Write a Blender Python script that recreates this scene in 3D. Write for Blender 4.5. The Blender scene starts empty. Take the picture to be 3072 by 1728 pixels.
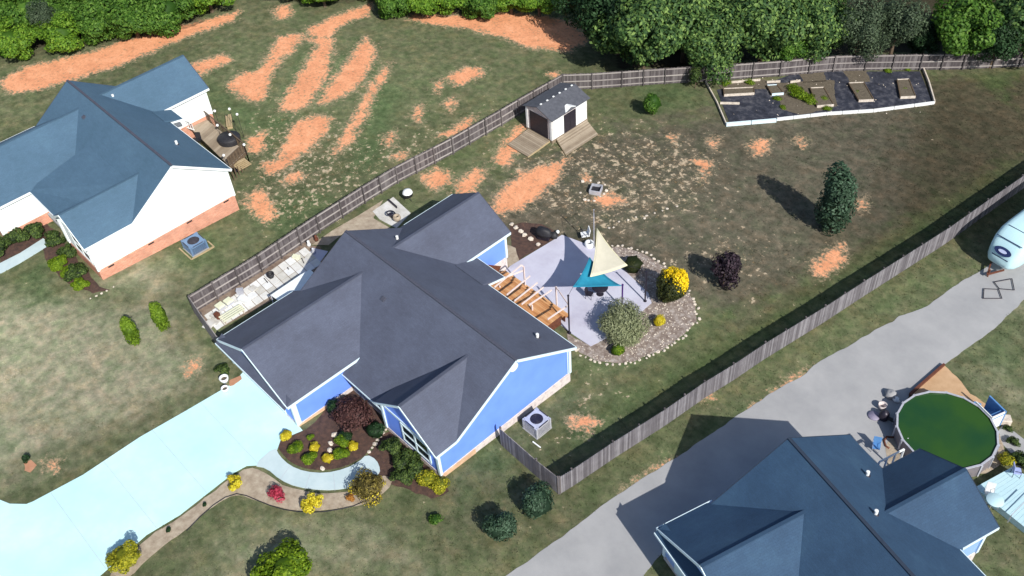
import bpy, math, random
import numpy as np
from mathutils import Vector, Matrix, noise as mnoise
random.seed(7); RNG = np.random.default_rng(7)
S = bpy.context.scene
COL = S.collection
# ------------------------------------------------------------------ camera
# the world's x axis runs along the ridge of the blue house, y towards the back gardens;
# the ground falls gently towards the back: z = SL * y
SL = -0.05
CAMP = np.array([35.0, -24.0, 53.0])
RIGHT = np.array([0.68730496, 0.72375895, -0.06152133])
DOWN = np.array([0.48133881, -0.51724696, -0.70765001])
FWD = np.array([-0.54398975, 0.45675876, -0.70387967])
cd = bpy.data.cameras.new("camera"); cam = bpy.data.objects.new("camera", cd); COL.objects.link(cam)
m = Matrix.Identity(4)
for i in range(3):
    m[i][0] = RIGHT[i]; m[i][1] = -DOWN[i]; m[i][2] = -FWD[i]; m[i][3] = CAMP[i]
cam.matrix_world = m
cd.sensor_width = 36; cd.lens = 36 * 2950 / 3072; cd.clip_start = 0.5; cd.clip_end = 2000
S.camera = cam
# ------------------------------------------------------------------ sky, sun, exposure
AZ, EL = math.radians(-13.5), math.radians(39.5)
w = bpy.data.worlds.new("World"); S.world = w; w.use_nodes = True
wn = w.node_tree.nodes; bg = wn["Background"]
sk = wn.new("ShaderNodeTexSky"); sk.sky_type = 'NISHITA'; sk.sun_disc = False
sk.sun_elevation = EL; sk.sun_rotation = math.radians(90) - AZ
w.node_tree.links.new(sk.outputs[0], bg.inputs[0]); bg.inputs[1].default_value = 0.10
sl = bpy.data.lights.new("sun", 'SUN'); sl.energy = 4.7; sl.angle = math.radians(0.5); sl.color = (1, .955, .88)
so = bpy.data.objects.new("sun", sl); COL.objects.link(so)
so.rotation_euler = Vector((math.cos(AZ) * math.cos(EL), math.sin(AZ) * math.cos(EL), math.sin(EL))).to_track_quat('Z', 'Y').to_euler()
S.view_settings.view_transform = 'Standard'; S.view_settings.look = 'None'
S.view_settings.gamma = 1; S.view_settings.use_curve_mapping = False
S.view_settings.exposure = 0.25

# ------------------------------------------------------------------ surveying helpers
def gz(x, y): return SL * y
def U(px, py, h=0.0):
    """real-world point, h metres above the sloping ground, seen at a point of the photograph"""
    d = RIGHT * (px - 1536) / 2950 + DOWN * (py - 864) / 2950 + FWD
    t = (-CAMP[2] + SL * CAMP[1] + h) / (d[2] - SL * d[1])
    p = CAMP + d * t
    return Vector((p[0], p[1], p[2]))
def D(px, py, h=0.0): return U(px * 1.1925, py * 1.1925, h)

# ------------------------------------------------------------------ objects
def setp(o, label=None, cat=None, group=None, kind=None):
    if label: o['label'] = label
    if cat: o['category'] = cat
    if group: o['group'] = group
    if kind: o['kind'] = kind
    return o
def thing(name, loc, label, cat, group=None, rz=0.0):
    o = bpy.data.objects.new(name, None); COL.objects.link(o); o.empty_display_size = .3
    o.location = loc; o.rotation_euler = (0, 0, rz)
    return setp(o, label, cat, group)
class MB:
    def __init__(s): s.v = []; s.f = []
    def add(s, vs, fs):
        b = len(s.v); s.v += [tuple(v) for v in vs]; s.f += [tuple(i + b for i in f) for f in fs]; return s
    def box(s, c, d, rz=0.0, tilt=None):
        x, y, z = d[0] / 2, d[1] / 2, d[2] / 2
        vs = [Vector((sx * x, sy * y, sz * z)) for sz in (-1, 1) for sx, sy in ((-1, -1), (1, -1), (1, 1), (-1, 1))]
        M = Matrix.Rotation(rz, 3, 'Z')
        if tilt: M = M @ Matrix.Rotation(tilt[1], 3, tilt[0])
        vs = [M @ v + Vector(c) for v in vs]
        return s.add(vs, [(3, 2, 1, 0), (4, 5, 6, 7), (0, 1, 5, 4), (1, 2, 6, 5), (2, 3, 7, 6), (3, 0, 4, 7)])
    def prism(s, top, dz):
        """polygon (3d, counter-clockwise from above) and the same polygon dz lower"""
        n = len(top); low = [(p[0], p[1], p[2] - dz) for p in top]
        return s.add(list(top) + low, [tuple(range(n)), tuple(range(2 * n - 1, n - 1, -1))] +
                     [(i, n + i, n + (i + 1) % n, (i + 1) % n) for i in range(n)])
    def beam(s, a, b, wd, ht, up=(0, 0, 1)):
        a, b = Vector(a), Vector(b); d = (b - a).normalized(); u = Vector(up)
        if abs(d.dot(u)) > .98: u = Vector((1, 0, 0))
        sd = d.cross(u).normalized(); u = sd.cross(d).normalized()
        vs = [p + sd * (i * wd / 2) + u * (j * ht / 2) for p in (a, b) for i, j in ((-1, -1), (1, -1), (1, 1), (-1, 1))]
        return s.add(vs, [(3, 2, 1, 0), (4, 5, 6, 7), (0, 1, 5, 4), (1, 2, 6, 5), (2, 3, 7, 6), (3, 0, 4, 7)])
    def tube(s, pts, r, n=8, cap=True):
        rs = r if isinstance(r, (list, tuple)) else [r] * len(pts)
        pts = [Vector(p) for p in pts]; b = len(s.v); rows = []
        for i, p in enumerate(pts):
            d = (pts[min(i + 1, len(pts) - 1)] - pts[max(i - 1, 0)]).normalized()
            a = d.cross(Vector((0, 0, 1)) if abs(d.z) < .9 else Vector((1, 0, 0))).normalized(); c = d.cross(a)
            s.v += [tuple(p + (a * math.cos(2 * math.pi * k / n) + c * math.sin(2 * math.pi * k / n)) * rs[i]) for k in range(n)]
        for i in range(len(pts) - 1):
            for k in range(n):
                k2 = (k + 1) % n
                s.f.append((b + i * n + k, b + (i + 1) * n + k, b + (i + 1) * n + k2, b + i * n + k2))
        if cap:
            s.f.append(tuple(b + k for k in range(n))); e = b + (len(pts) - 1) * n
            s.f.append(tuple(e + k for k in range(n - 1, -1, -1)))
        return s
    def lathe(s, c, prof, n=20):
        """prof: list of (radius, z)"""
        b = len(s.v)
        for r, z in prof:
            s.v += [(c[0] + r * math.cos(2 * math.pi * k / n), c[1] + r * math.sin(2 * math.pi * k / n), c[2] + z) for k in range(n)]
        for i in range(len(prof) - 1):
            for k in range(n):
                k2 = (k + 1) % n
                s.f.append((b + i * n + k, b + i * n + k2, b + (i + 1) * n + k2, b + (i + 1) * n + k))
        return s
    def disc(s, c, r, n=20, sy=1.0):
        b = len(s.v)
        s.v += [(c[0] + r * math.cos(2 * math.pi * k / n), c[1] + sy * r * math.sin(2 * math.pi * k / n), c[2]) for k in range(n)]
        s.f.append(tuple(range(b, b + n))); return s
    def blob(s, c, r, sq=(1, 1, 1), amp=.2, seed=0, seg=8):
        b = len(s.v); rows = seg
        for i in range(rows + 1):
            th = math.pi * i / rows
            for k in range(seg):
                ph = 2 * math.pi * k / seg
                d = Vector((math.sin(th) * math.cos(ph), math.sin(th) * math.sin(ph), math.cos(th)))
                q = r * (1 + amp * mnoise.noise(d * 1.7 + Vector((seed * 3.1, seed, 0))))
                s.v.append((c[0] + d.x * q * sq[0], c[1] + d.y * q * sq[1], c[2] + d.z * q * sq[2]))
        for i in range(rows):
            for k in range(seg):
                k2 = (k + 1) % seg
                s.f.append((b + i * seg + k, b + (i + 1) * seg + k, b + (i + 1) * seg + k2, b + i * seg + k2))
        return s
    def mesh(s, name, mat, smooth=False):
        me = bpy.data.meshes.new(name); me.from_pydata(s.v, [], s.f); me.validate(); me.update()
        me.materials.append(mat)
        if smooth: me.polygons.foreach_set('use_smooth', [True] * len(me.polygons))
        return me
    def obj(s, name, mat, parent=None, smooth=False, bevel=0, local=True):
        o = bpy.data.objects.new(name, s.mesh(name, mat, smooth)); COL.objects.link(o)
        if parent is not None:
            o.parent = parent
            if not local: o.matrix_parent_inverse = parent_inv(parent)
        if bevel:
            b = o.modifiers.new('bevel', 'BEVEL'); b.width = bevel; b.segments = 2; b.limit_method = 'ANGLE'
        return o
def parent_inv(p):
    def W(o):
        B = Matrix.LocRotScale(o.location, o.rotation_euler, o.scale)
        return W(o.parent) @ o.matrix_parent_inverse @ B if o.parent else B
    return W(p).inverted()
def dup(root, loc, rz, label, group=None, scale=None):
    def cp(o, par):
        c = o.copy(); COL.objects.link(c)
        if par is not None: c.parent = par
        for ch in list(o.children): cp(ch, c)
        return c
    r = cp(root, None); r.location = loc; r.rotation_euler = (0, 0, rz); r['label'] = label
    if group: r['group'] = group
    if scale: r.scale = scale if isinstance(scale, (tuple, list)) else (scale,) * 3
    return r

# ------------------------------------------------------------------ materials
def nt(name):
    mt = bpy.data.materials.new(name); mt.use_nodes = True
    return mt, mt.node_tree.nodes, mt.node_tree.links, mt.node_tree.nodes['Principled BSDF']
def ramp(n, stops):
    r = n.new('ShaderNodeValToRGB'); e = r.color_ramp.elements
    while len(e) < len(stops): e.new(.5)
    for k, (p, c) in enumerate(stops):
        e[k].position = p; e[k].color = (*c, 1) if len(c) == 3 else c
    return r
def pmat(name, c1, c2=None, scale=2.0, rough=.8, bump=0.0, bscale=30.0, detail=6, metal=0.0, spec=.4, c3=None, tex='Object', stretch=None):
    mt, n, l, p = nt(name)
    c2 = c2 or tuple(min(1, x * 1.25) for x in c1)
    tc = n.new('ShaderNodeTexCoord'); src = tc.outputs[tex]
    if stretch:
        mp = n.new('ShaderNodeMapping'); mp.inputs['Scale'].default_value = stretch; l.new(src, mp.inputs[0]); src = mp.outputs[0]
    no = n.new('ShaderNodeTexNoise'); no.inputs['Scale'].default_value = scale; no.inputs['Detail'].default_value = detail
    no.inputs['Roughness'].default_value = .65
    l.new(src, no.inputs['Vector'])
    st = [(.33, c1), (.67, c2)] if not c3 else [(.3, c1), (.5, c2), (.68, c3)]
    r = ramp(n, st); l.new(no.outputs['Fac'], r.inputs[0]); l.new(r.outputs[0], p.inputs['Base Color'])
    p.inputs['Roughness'].default_value = rough; p.inputs['Metallic'].default_value = metal
    p.inputs['Specular IOR Level'].default_value = spec
    if bump:
        n2 = n.new('ShaderNodeTexNoise'); n2.inputs['Scale'].default_value = bscale; n2.inputs['Detail'].default_value = 5
        l.new(src, n2.inputs['Vector'])
        b = n.new('ShaderNodeBump'); b.inputs['Strength'].default_value = bump; b.inputs['Distance'].default_value = .05
        l.new(n2.outputs['Fac'], b.inputs['Height']); l.new(b.outputs[0], p.inputs['Normal'])
    return mt
def shingle(name, a, b_, c):
    """asphalt shingles: courses and tabs as fine relief, granules and weather streaks as colour"""
    mt, n, l, p = nt(name)
    g = n.new('ShaderNodeTexCoord')
    n1 = n.new('ShaderNodeTexNoise'); n1.inputs['Scale'].default_value = .35; n1.inputs['Detail'].default_value = 8; n1.inputs['Roughness'].default_value = .7
    n2 = n.new('ShaderNodeTexNoise'); n2.inputs['Scale'].default_value = 16; n2.inputs['Detail'].default_value = 4
    for q in (n1, n2): l.new(g.outputs['Object'], q.inputs[0])
    br = n.new('ShaderNodeTexBrick'); br.inputs['Scale'].default_value = 1
    br.inputs['Brick Width'].default_value = .33; br.inputs['Row Height'].default_value = .14; br.inputs['Mortar Size'].default_value = .006
    br.inputs['Color1'].default_value = (.86, .86, .86, 1); br.inputs['Color2'].default_value = (1.1, 1.1, 1.1, 1); br.inputs['Mortar'].default_value = (.6, .6, .6, 1)
    uv = n.new('ShaderNodeUVMap'); l.new(uv.outputs[0], br.inputs['Vector'])
    r = ramp(n, [(.3, a), (.52, b_), (.72, c)]); l.new(n1.outputs['Fac'], r.inputs[0])
    r2 = ramp(n, [(.3, (.78, .78, .78)), (.7, (1.22, 1.22, 1.22))]); l.new(n2.outputs['Fac'], r2.inputs[0])
    m1 = n.new('ShaderNodeMix'); m1.data_type = 'RGBA'; m1.blend_type = 'MULTIPLY'; m1.inputs[0].default_value = .45
    l.new(r.outputs[0], m1.inputs[6]); l.new(r2.outputs[0], m1.inputs[7])
    m2 = n.new('ShaderNodeMix'); m2.data_type = 'RGBA'; m2.blend_type = 'MULTIPLY'; m2.inputs[0].default_value = .4
    l.new(m1.outputs[2], m2.inputs[6]); l.new(br.outputs[0], m2.inputs[7])
    l.new(m2.outputs[2], p.inputs['Base Color'])
    b = n.new('ShaderNodeBump'); b.inputs['Strength'].default_value = .5; b.inputs['Distance'].default_value = .02
    l.new(br.outputs['Color'], b.inputs['Height']); l.new(b.outputs[0], p.inputs['Normal'])
    p.inputs['Roughness'].default_value = .75; p.inputs['Specular IOR Level'].default_value = .35
    return mt
def siding(name, a, b_):
    mt, n, l, p = nt(name)
    g = n.new('ShaderNodeTexCoord'); sx = n.new('ShaderNodeSeparateXYZ'); l.new(g.outputs['Object'], sx.inputs[0])
    mu = n.new('ShaderNodeMath'); mu.operation = 'MULTIPLY'; mu.inputs[1].default_value = 1 / .13; l.new(sx.outputs[2], mu.inputs[0])
    fr = n.new('ShaderNodeMath'); fr.operation = 'FRACT'; l.new(mu.outputs[0], fr.inputs[0])
    b = n.new('ShaderNodeBump'); b.inputs['Strength'].default_value = .6; b.inputs['Distance'].default_value = .02; b.invert = True
    l.new(fr.outputs[0], b.inputs['Height']); l.new(b.outputs[0], p.inputs['Normal'])
    no = n.new('ShaderNodeTexNoise'); no.inputs['Scale'].default_value = .8; no.inputs['Detail'].default_value = 6; l.new(g.outputs['Object'], no.inputs[0])
    r = ramp(n, [(.3, a), (.7, b_)]); l.new(no.outputs['Fac'], r.inputs[0])
    dk = ramp(n, [(0, (.72, .72, .72)), (.14, (1, 1, 1))]); l.new(fr.outputs[0], dk.inputs[0])
    mx = n.new('ShaderNodeMix'); mx.data_type = 'RGBA'; mx.blend_type = 'MULTIPLY'; mx.inputs[0].default_value = .6
    l.new(r.outputs[0], mx.inputs[6]); l.new(dk.outputs[0], mx.inputs[7]); l.new(mx.outputs[2], p.inputs['Base Color'])
    p.inputs['Roughness'].default_value = .5
    return mt
def bricks(name, a, b_, mortar):
    mt, n, l, p = nt(name)
    uv = n.new('ShaderNodeUVMap')
    br = n.new('ShaderNodeTexBrick'); br.inputs['Scale'].default_value = 1
    br.inputs['Brick Width'].default_value = .22; br.inputs['Row Height'].default_value = .075; br.inputs['Mortar Size'].default_value = .008
    br.inputs['Color1'].default_value = (*a, 1); br.inputs['Color2'].default_value = (*b_, 1); br.inputs['Mortar'].default_value = (*mortar, 1)
    l.new(uv.outputs[0], br.inputs['Vector'])
    g = n.new('ShaderNodeTexCoord'); no = n.new('ShaderNodeTexNoise'); no.inputs['Scale'].default_value = 1.2; no.inputs['Detail'].default_value = 6
    l.new(g.outputs['Object'], no.inputs[0]); r = ramp(n, [(.3, (.75, .75, .75)), (.7, (1.15, 1.15, 1.15))]); l.new(no.outputs['Fac'], r.inputs[0])
    mx = n.new('ShaderNodeMix'); mx.data_type = 'RGBA'; mx.blend_type = 'MULTIPLY'; mx.inputs[0].default_value = .8
    l.new(br.outputs['Color'], mx.inputs[6]); l.new(r.outputs[0], mx.inputs[7]); l.new(mx.outputs[2], p.inputs['Base Color'])
    b = n.new('ShaderNodeBump'); b.inputs['Strength'].default_value = .4; b.inputs['Distance'].default_value = .01; b.invert = True
    l.new(br.outputs['Fac'], b.inputs['Height']); l.new(b.outputs[0], p.inputs['Normal'])
    p.inputs['Roughness'].default_value = .85
    return mt
def boards(name, a, b_, c, per=.14, axis=0):
    """weathered planks; each mesh island gets its own tone from the 'rnd' attribute"""
    mt, n, l, p = nt(name)
    at = n.new('ShaderNodeAttribute'); at.attribute_name = 'rnd'
    g = n.new('ShaderNodeTexCoord'); no = n.new('ShaderNodeTexNoise'); no.inputs['Scale'].default_value = 1.6; no.inputs['Detail'].default_value = 8
    l.new(g.outputs['Object'], no.inputs[0])
    ad = n.new('ShaderNodeMath'); ad.operation = 'MULTIPLY_ADD'; ad.inputs[1].default_value = .55; l.new(at.outputs['Fac'], ad.inputs[0]); 
    mu = n.new('ShaderNodeMath'); mu.operation = 'MULTIPLY'; mu.inputs[1].default_value = .5; l.new(no.outputs['Fac'], mu.inputs[0]); l.new(mu.outputs[0], ad.inputs[2])
    r = ramp(n, [(.15, a), (.5, b_), (.85, c)]); l.new(ad.outputs[0], r.inputs[0]); l.new(r.outputs[0], p.inputs['Base Color'])
    n2 = n.new('ShaderNodeTexNoise'); n2.inputs['Scale'].default_value = 25; l.new(g.outputs['Object'], n2.inputs[0])
    b = n.new('ShaderNodeBump'); b.inputs['Strength'].default_value = .3; b.inputs['Distance'].default_value = .02
    l.new(n2.outputs['Fac'], b.inputs['Height']); l.new(b.outputs[0], p.inputs['Normal'])
    p.inputs['Roughness'].default_value = .85
    return mt
def leafmat(name, dark, mid, light, tr=.35, tip=None):
    mt, n, l, p = nt(name)
    at = n.new('ShaderNodeAttribute'); at.attribute_name = 'rnd'
    g = n.new('ShaderNodeTexCoord'); no = n.new('ShaderNodeTexNoise'); no.inputs['Scale'].default_value = 1.1; no.inputs['Detail'].default_value = 3
    l.new(g.outputs['Object'], no.inputs[0])
    ad = n.new('ShaderNodeMath'); ad.operation = 'MULTIPLY_ADD'; ad.inputs[1].default_value = .6; l.new(at.outputs['Fac'], ad.inputs[0])
    mu = n.new('ShaderNodeMath'); mu.operation = 'MULTIPLY'; mu.inputs[1].default_value = .4; l.new(no.outputs['Fac'], mu.inputs[0]); l.new(mu.outputs[0], ad.inputs[2])
    r = ramp(n, [(.2, dark), (.5, mid), (.82, light)]); l.new(ad.outputs[0], r.inputs[0])
    colr = r.outputs[0]
    if tip:
        a2 = n.new('ShaderNodeAttribute'); a2.attribute_name = 'tip'
        mx = n.new('ShaderNodeMix'); mx.data_type = 'RGBA'; l.new(a2.outputs['Fac'], mx.inputs[0]); l.new(colr, mx.inputs[6]); mx.inputs[7].default_value = (*tip, 1); colr = mx.outputs[2]
    l.new(colr, p.inputs['Base Color']); p.inputs['Roughness'].default_value = .6; p.inputs['Specular IOR Level'].default_value = .25
    t = n.new('ShaderNodeBsdfTranslucent'); l.new(colr, t.inputs[0])
    ms = n.new('ShaderNodeMixShader'); ms.inputs[0].default_value = tr
    l.new(p.outputs[0], ms.inputs[1]); l.new(t.outputs[0], ms.inputs[2]); l.new(ms.outputs[0], n['Material Output'].inputs[0])
    return mt
M = {}
M['roof_blue'] = shingle('shingles_grey', (0.07, 0.079, 0.115), (0.085, 0.098, 0.143), (0.101, 0.117, 0.171))
M['roof_white'] = shingle('shingles_slate', (0.059, 0.117, 0.176), (0.069, 0.132, 0.201), (0.078, 0.15, 0.221))
M['roof_right'] = shingle('shingles_dark', (0.023, 0.055, 0.108), (0.03, 0.07, 0.133), (0.04, 0.09, 0.158))
M['ridge'] = pmat('ridge_shingle', (.05, .055, .08), (.075, .08, .11), 8, .85, .3, 30)
M['ridge_d'] = pmat('ridge_shingle_dark', (.018, .03, .055), (.026, .042, .07), 8, .85, .3, 30)
M['sid_blue'] = siding('siding_blue', (0.141, 0.279, 0.886), (0.169, 0.321, 0.95))
M['sid_white'] = siding('siding_white', (.80, .84, .84), (.87, .9, .9))
M['sid_right'] = siding('siding_pale_blue', (.26, .42, .78), (.3, .46, .82))
M['trim'] = pmat('trim_white', (.62, .78, .86), (.72, .85, .9), 3, .45)
M['trimw'] = pmat('trim_bright', (.78, .85, .86), (.85, .9, .9), 3, .45)
M['stone_f'] = pmat('stone_foundation', (.42, .36, .36), (.62, .56, .55), 3, .9, .5, 12, c3=(.7, .62, .58))
M['brick'] = bricks('brick_orange', (.56, .20, .12), (.68, .30, .19), (.6, .45, .36))
M['brick_b'] = bricks('brick_tan', (.6, .34, .18), (.7, .45, .28), (.62, .5, .4))
M['glass'] = pmat('window_glass', (.012, .016, .03), (.02, .03, .05), 2, .06, spec=.6)
M['black'] = pmat('black_plastic', (.012, .012, .016), (.03, .03, .035), 6, .6)
M['blackm'] = pmat('black_metal', (.02, .018, .03), (.04, .035, .05), 6, .4, metal=.3)
M['metal'] = pmat('grey_metal', (.42, .43, .48), (.55, .56, .62), 4, .45, metal=.2)
M['white'] = pmat('white_paint', (.72, .74, .74), (.82, .84, .84), 3, .5)
M['concrete'] = pmat('driveway_concrete', (0.46, 0.726, 0.77), (0.53, 0.792, 0.825), .16, .85, .12, 30, c3=(0.64, 0.847, 0.869))
M['path'] = pmat('path_concrete', (.44, .56, .59), (.50, .61, .64), .8, .85, .12, 30, c3=(.54, .65, .67))
M['patio'] = pmat('patio_concrete', (.43, .42, .52), (.51, .51, .61), .45, .8, .12, 25, c3=(.55, .56, .66))
M['slab'] = pmat('pale_paving', (.40, .38, .34), (.56, .55, .52), 1.0, .85, .25, 20, c3=(.66, .66, .65))
M['gravel'] = pmat('grey_gravel', (0.293, 0.297, 0.307), (0.346, 0.348, 0.355), .3, .95, .3, 45, c3=(0.391, 0.391, 0.395), detail=10)
M['deckwood'] = boards('deck_wood', (.36, .15, .05), (.52, .25, .10), (.62, .36, .17))
M['greydeck'] = boards('deck_wood_weathered', (.22, .17, .12), (.31, .25, .18), (.4, .33, .25))
M['fence'] = boards('fence_wood', (.085, .078, .088), (.145, .135, .15), (.25, .24, .26))
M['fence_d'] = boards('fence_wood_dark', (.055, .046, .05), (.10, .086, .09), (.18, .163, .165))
M['rail'] = boards('fence_rail_wood', (.22, .20, .195), (.32, .29, .28), (.40, .37, .35))
M['post'] = boards('fence_post_wood', (.05, .042, .045), (.09, .08, .08), (.16, .14, .14))
M['perg'] = pmat('pergola_paint', (.62, .52, .5), (.74, .65, .62), 3, .6)
M['redwood'] = pmat('dark_red_wood', (.09, .03, .018), (.16, .055, .03), 4, .7, .2, 20)
M['brownwood'] = pmat('brown_stained_wood', (.085, .06, .04), (.14, .10, .065), 4, .7, .2, 20)
M['mulch'] = pmat('brown_mulch', (.045, .028, .025), (.085, .05, .04), 3, .95, .9, 25, c3=(.13, .07, .05), detail=10)
M['mulch_t'] = pmat('tan_gravel_bed', (.28, .22, .16), (.40, .33, .25), 2, .95, .8, 30, c3=(.5, .43, .33), detail=10)
M['mulch_p'] = pmat('pebble_bed', (.16, .115, .095), (.27, .22, .19), 3, .95, .9, 25, c3=(.46, .41, .38), detail=12)
M['mulch_l'] = pmat('leaf_litter', (.15, .10, .075), (.24, .18, .14), 2, .95, .8, 30, c3=(.33, .27, .21), detail=10)
M['clay'] = pmat('orange_clay', (.46, .29, .16), (.56, .37, .22), 1.5, .95, .5, 25)
M['fabric'] = pmat('black_weed_fabric', (.010, .012, .020), (.03, .034, .052), 1.6, .8, .9, 9, c3=(.10, .10, .115), detail=12)
M['soil'] = pmat('bed_soil', (.09, .075, .055), (.15, .125, .09), 5, .95, .8, 25)
M['sail_c'] = pmat('cream_sailcloth', (.50, .475, .38), (.55, .52, .42), 2, .85)
M['sail_ce'] = pmat('cream_sail_hem', (.72, .69, .44), (.78, .74, .5), 2, .85)
M['sail_t'] = pmat('teal_sailcloth', (.012, .20, .32), (.018, .25, .38), 2, .85)
M['stone'] = pmat('pale_stone', (.42, .36, .31), (.6, .53, .45), 4, .9, .4, 14, c3=(.72, .66, .58))
M['bark'] = pmat('bark', (.08, .055, .035), (.15, .11, .075), 8, .9, .6, 20)
M['poolwall'] = pmat('pool_wall', (.16, .15, .17), (.22, .2, .21), 3, .5)
M['ced'] = pmat('cedar_wood', (.35, .27, .15), (.45, .35, .21), 3, .8, .3, 20)
M['rv'] = pmat('rv_gelcoat', (.50, .74, .80), (.56, .79, .84), .6, .3, spec=.5)
M['rvblue'] = pmat('rv_dark_graphic', (.015, .025, .09), (.03, .045, .13), 3, .3)
M['blue'] = pmat('blue_plastic', (.08, .22, .48), (.12, .28, .55), 3, .4)
M['acblue'] = pmat('ac_cover', (.11, .19, .32), (.15, .24, .38), 2, .45)
M['cyanpad'] = pmat('pale_deck_paint', (.44, .64, .70), (.50, .69, .75), 1, .6)
M['cushion'] = pmat('cream_cushion', (.66, .68, .5), (.74, .75, .58), 3, .9)
M['pinkrock'] = pmat('red_clay_soil', (.40, .19, .11), (.5, .26, .16), 3, .95, .5, 20)
L = {}
L['bright'] = leafmat('leaves_bright', (.03, .085, .010), (.07, .165, .020), (.16, .29, .045))
L['bush'] = leafmat('leaves_bush', (.05, .12, .01), (.12, .25, .02), (.24, .38, .04))
L['tree'] = leafmat('leaves_tree', (.03, .07, .026), (.066, .14, .038), (.25, .38, .10))
L['dark'] = leafmat('leaves_dark', (.010, .030, .010), (.025, .065, .022), (.06, .13, .05))
L['grey'] = leafmat('leaves_greygreen', (.03, .05, .028), (.065, .10, .055), (.13, .18, .10))
L['holly'] = leafmat('leaves_holly', (.02, .045, .025), (.045, .09, .05), (.11, .19, .12))
L['lime'] = leafmat('leaves_lime', (.06, .12, .004), (.14, .24, .01), (.30, .42, .03))
L['hedge'] = leafmat('leaves_hedge', (.018, .035, .012), (.045, .085, .022), (.15, .22, .05))
L['yellow'] = leafmat('leaves_yellow', (.38, .30, .01), (.62, .52, .02), (.8, .74, .08), tr=.2)
L['ygreen'] = leafmat('leaves_yellowgreen', (.16, .18, .012), (.32, .32, .02), (.6, .55, .04))
L['olive'] = leafmat('leaves_olive_gold', (.09, .075, .02), (.18, .14, .04), (.36, .30, .06), tip=(.75, .62, .03))
L['gold'] = leafmat('leaves_gold_tipped', (.015, .022, .006), (.03, .04, .010), (.07, .075, .015), tr=.15, tip=(.8, .58, .01))
L['willow'] = leafmat('leaves_willow', (.16, .19, .10), (.28, .31, .17), (.42, .45, .27))
L['maple'] = leafmat('leaves_maroon', (.045, .02, .02), (.10, .045, .042), (.17, .085, .075))
L['purple'] = leafmat('leaves_purple', (.012, .008, .014), (.03, .02, .03), (.09, .06, .08))
L['pink'] = leafmat('leaves_crimson', (.28, .02, .04), (.5, .05, .10), (.65, .12, .18))
L['arb'] = leafmat('leaves_arborvitae', (.07, .13, .008), (.14, .24, .014), (.22, .34, .03))
L['orange'] = leafmat('leaves_rust', (.3, .12, .02), (.45, .2, .04), (.6, .32, .08))

# uv by face: u along the horizontal, v up the slope (for bricks and shingles)
def face_uv(o):
    me = o.data; uv = me.uv_layers.new(name='UVMap')
    for p in me.polygons:
        nrm = p.normal; h = Vector((0, 0, 1)).cross(nrm)
        if h.length < .05: h = Vector((1, 0, 0))
        h.normalize(); u2 = nrm.cross(h)
        for li in p.loop_indices:
            c = me.vertices[me.loops[li].vertex_index].co
            uv.data[li].uv = (c.dot(h), c.dot(u2))
def rnd_attr(me, vals):
    a = me.attributes.new('rnd', 'FLOAT', 'FACE'); a.data.foreach_set('value', np.asarray(vals, dtype=np.float32))
def rnd_by(o, per):
    """one random tone for every 'per' faces (one board)"""
    n = len(o.data.polygons); r = np.repeat(RNG.random(n // per + 1), per)[:n]; rnd_attr(o.data, r)

# ------------------------------------------------------------------ ground
def inside(px, py, poly):
    r = np.zeros(px.shape, bool); n = len(poly)
    for i in range(n):
        x1, y1 = poly[i]; x2, y2 = poly[(i + 1) % n]
        c = ((y1 > py) != (y2 > py))
        with np.errstate(divide='ignore', invalid='ignore'):
            xi = (x2 - x1) * (py - y1) / (y2 - y1 if y2 != y1 else 1e-9) + x1
        r ^= c & (px < xi)
    return r
def sdist(px, py, poly, reach=4.0):
    """signed distance to the polygon (positive inside), clipped at reach"""
    P = np.array(poly); out = np.full(px.shape, -reach)
    x0, y0 = P.min(0) - reach; x1, y1 = P.max(0) + reach
    k = (px > x0) & (px < x1) & (py > y0) & (py < y1)
    if not k.any(): return out
    x, y = px[k], py[k]; d = np.full(x.shape, 1e9)
    for i in range(len(P)):
        a = P[i]; b = P[(i + 1) % len(P)]; e = b - a; L2 = max(1e-9, e @ e)
        t = np.clip(((x - a[0]) * e[0] + (y - a[1]) * e[1]) / L2, 0, 1)
        d = np.minimum(d, np.hypot(x - a[0] - t * e[0], y - a[1] - t * e[1]))
    s = np.where(inside(x, y, poly), d, -d); out[k] = np.clip(s, -reach, reach); return out
def DP(pts): return [tuple(D(*p)[:2]) for p in pts]
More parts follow.
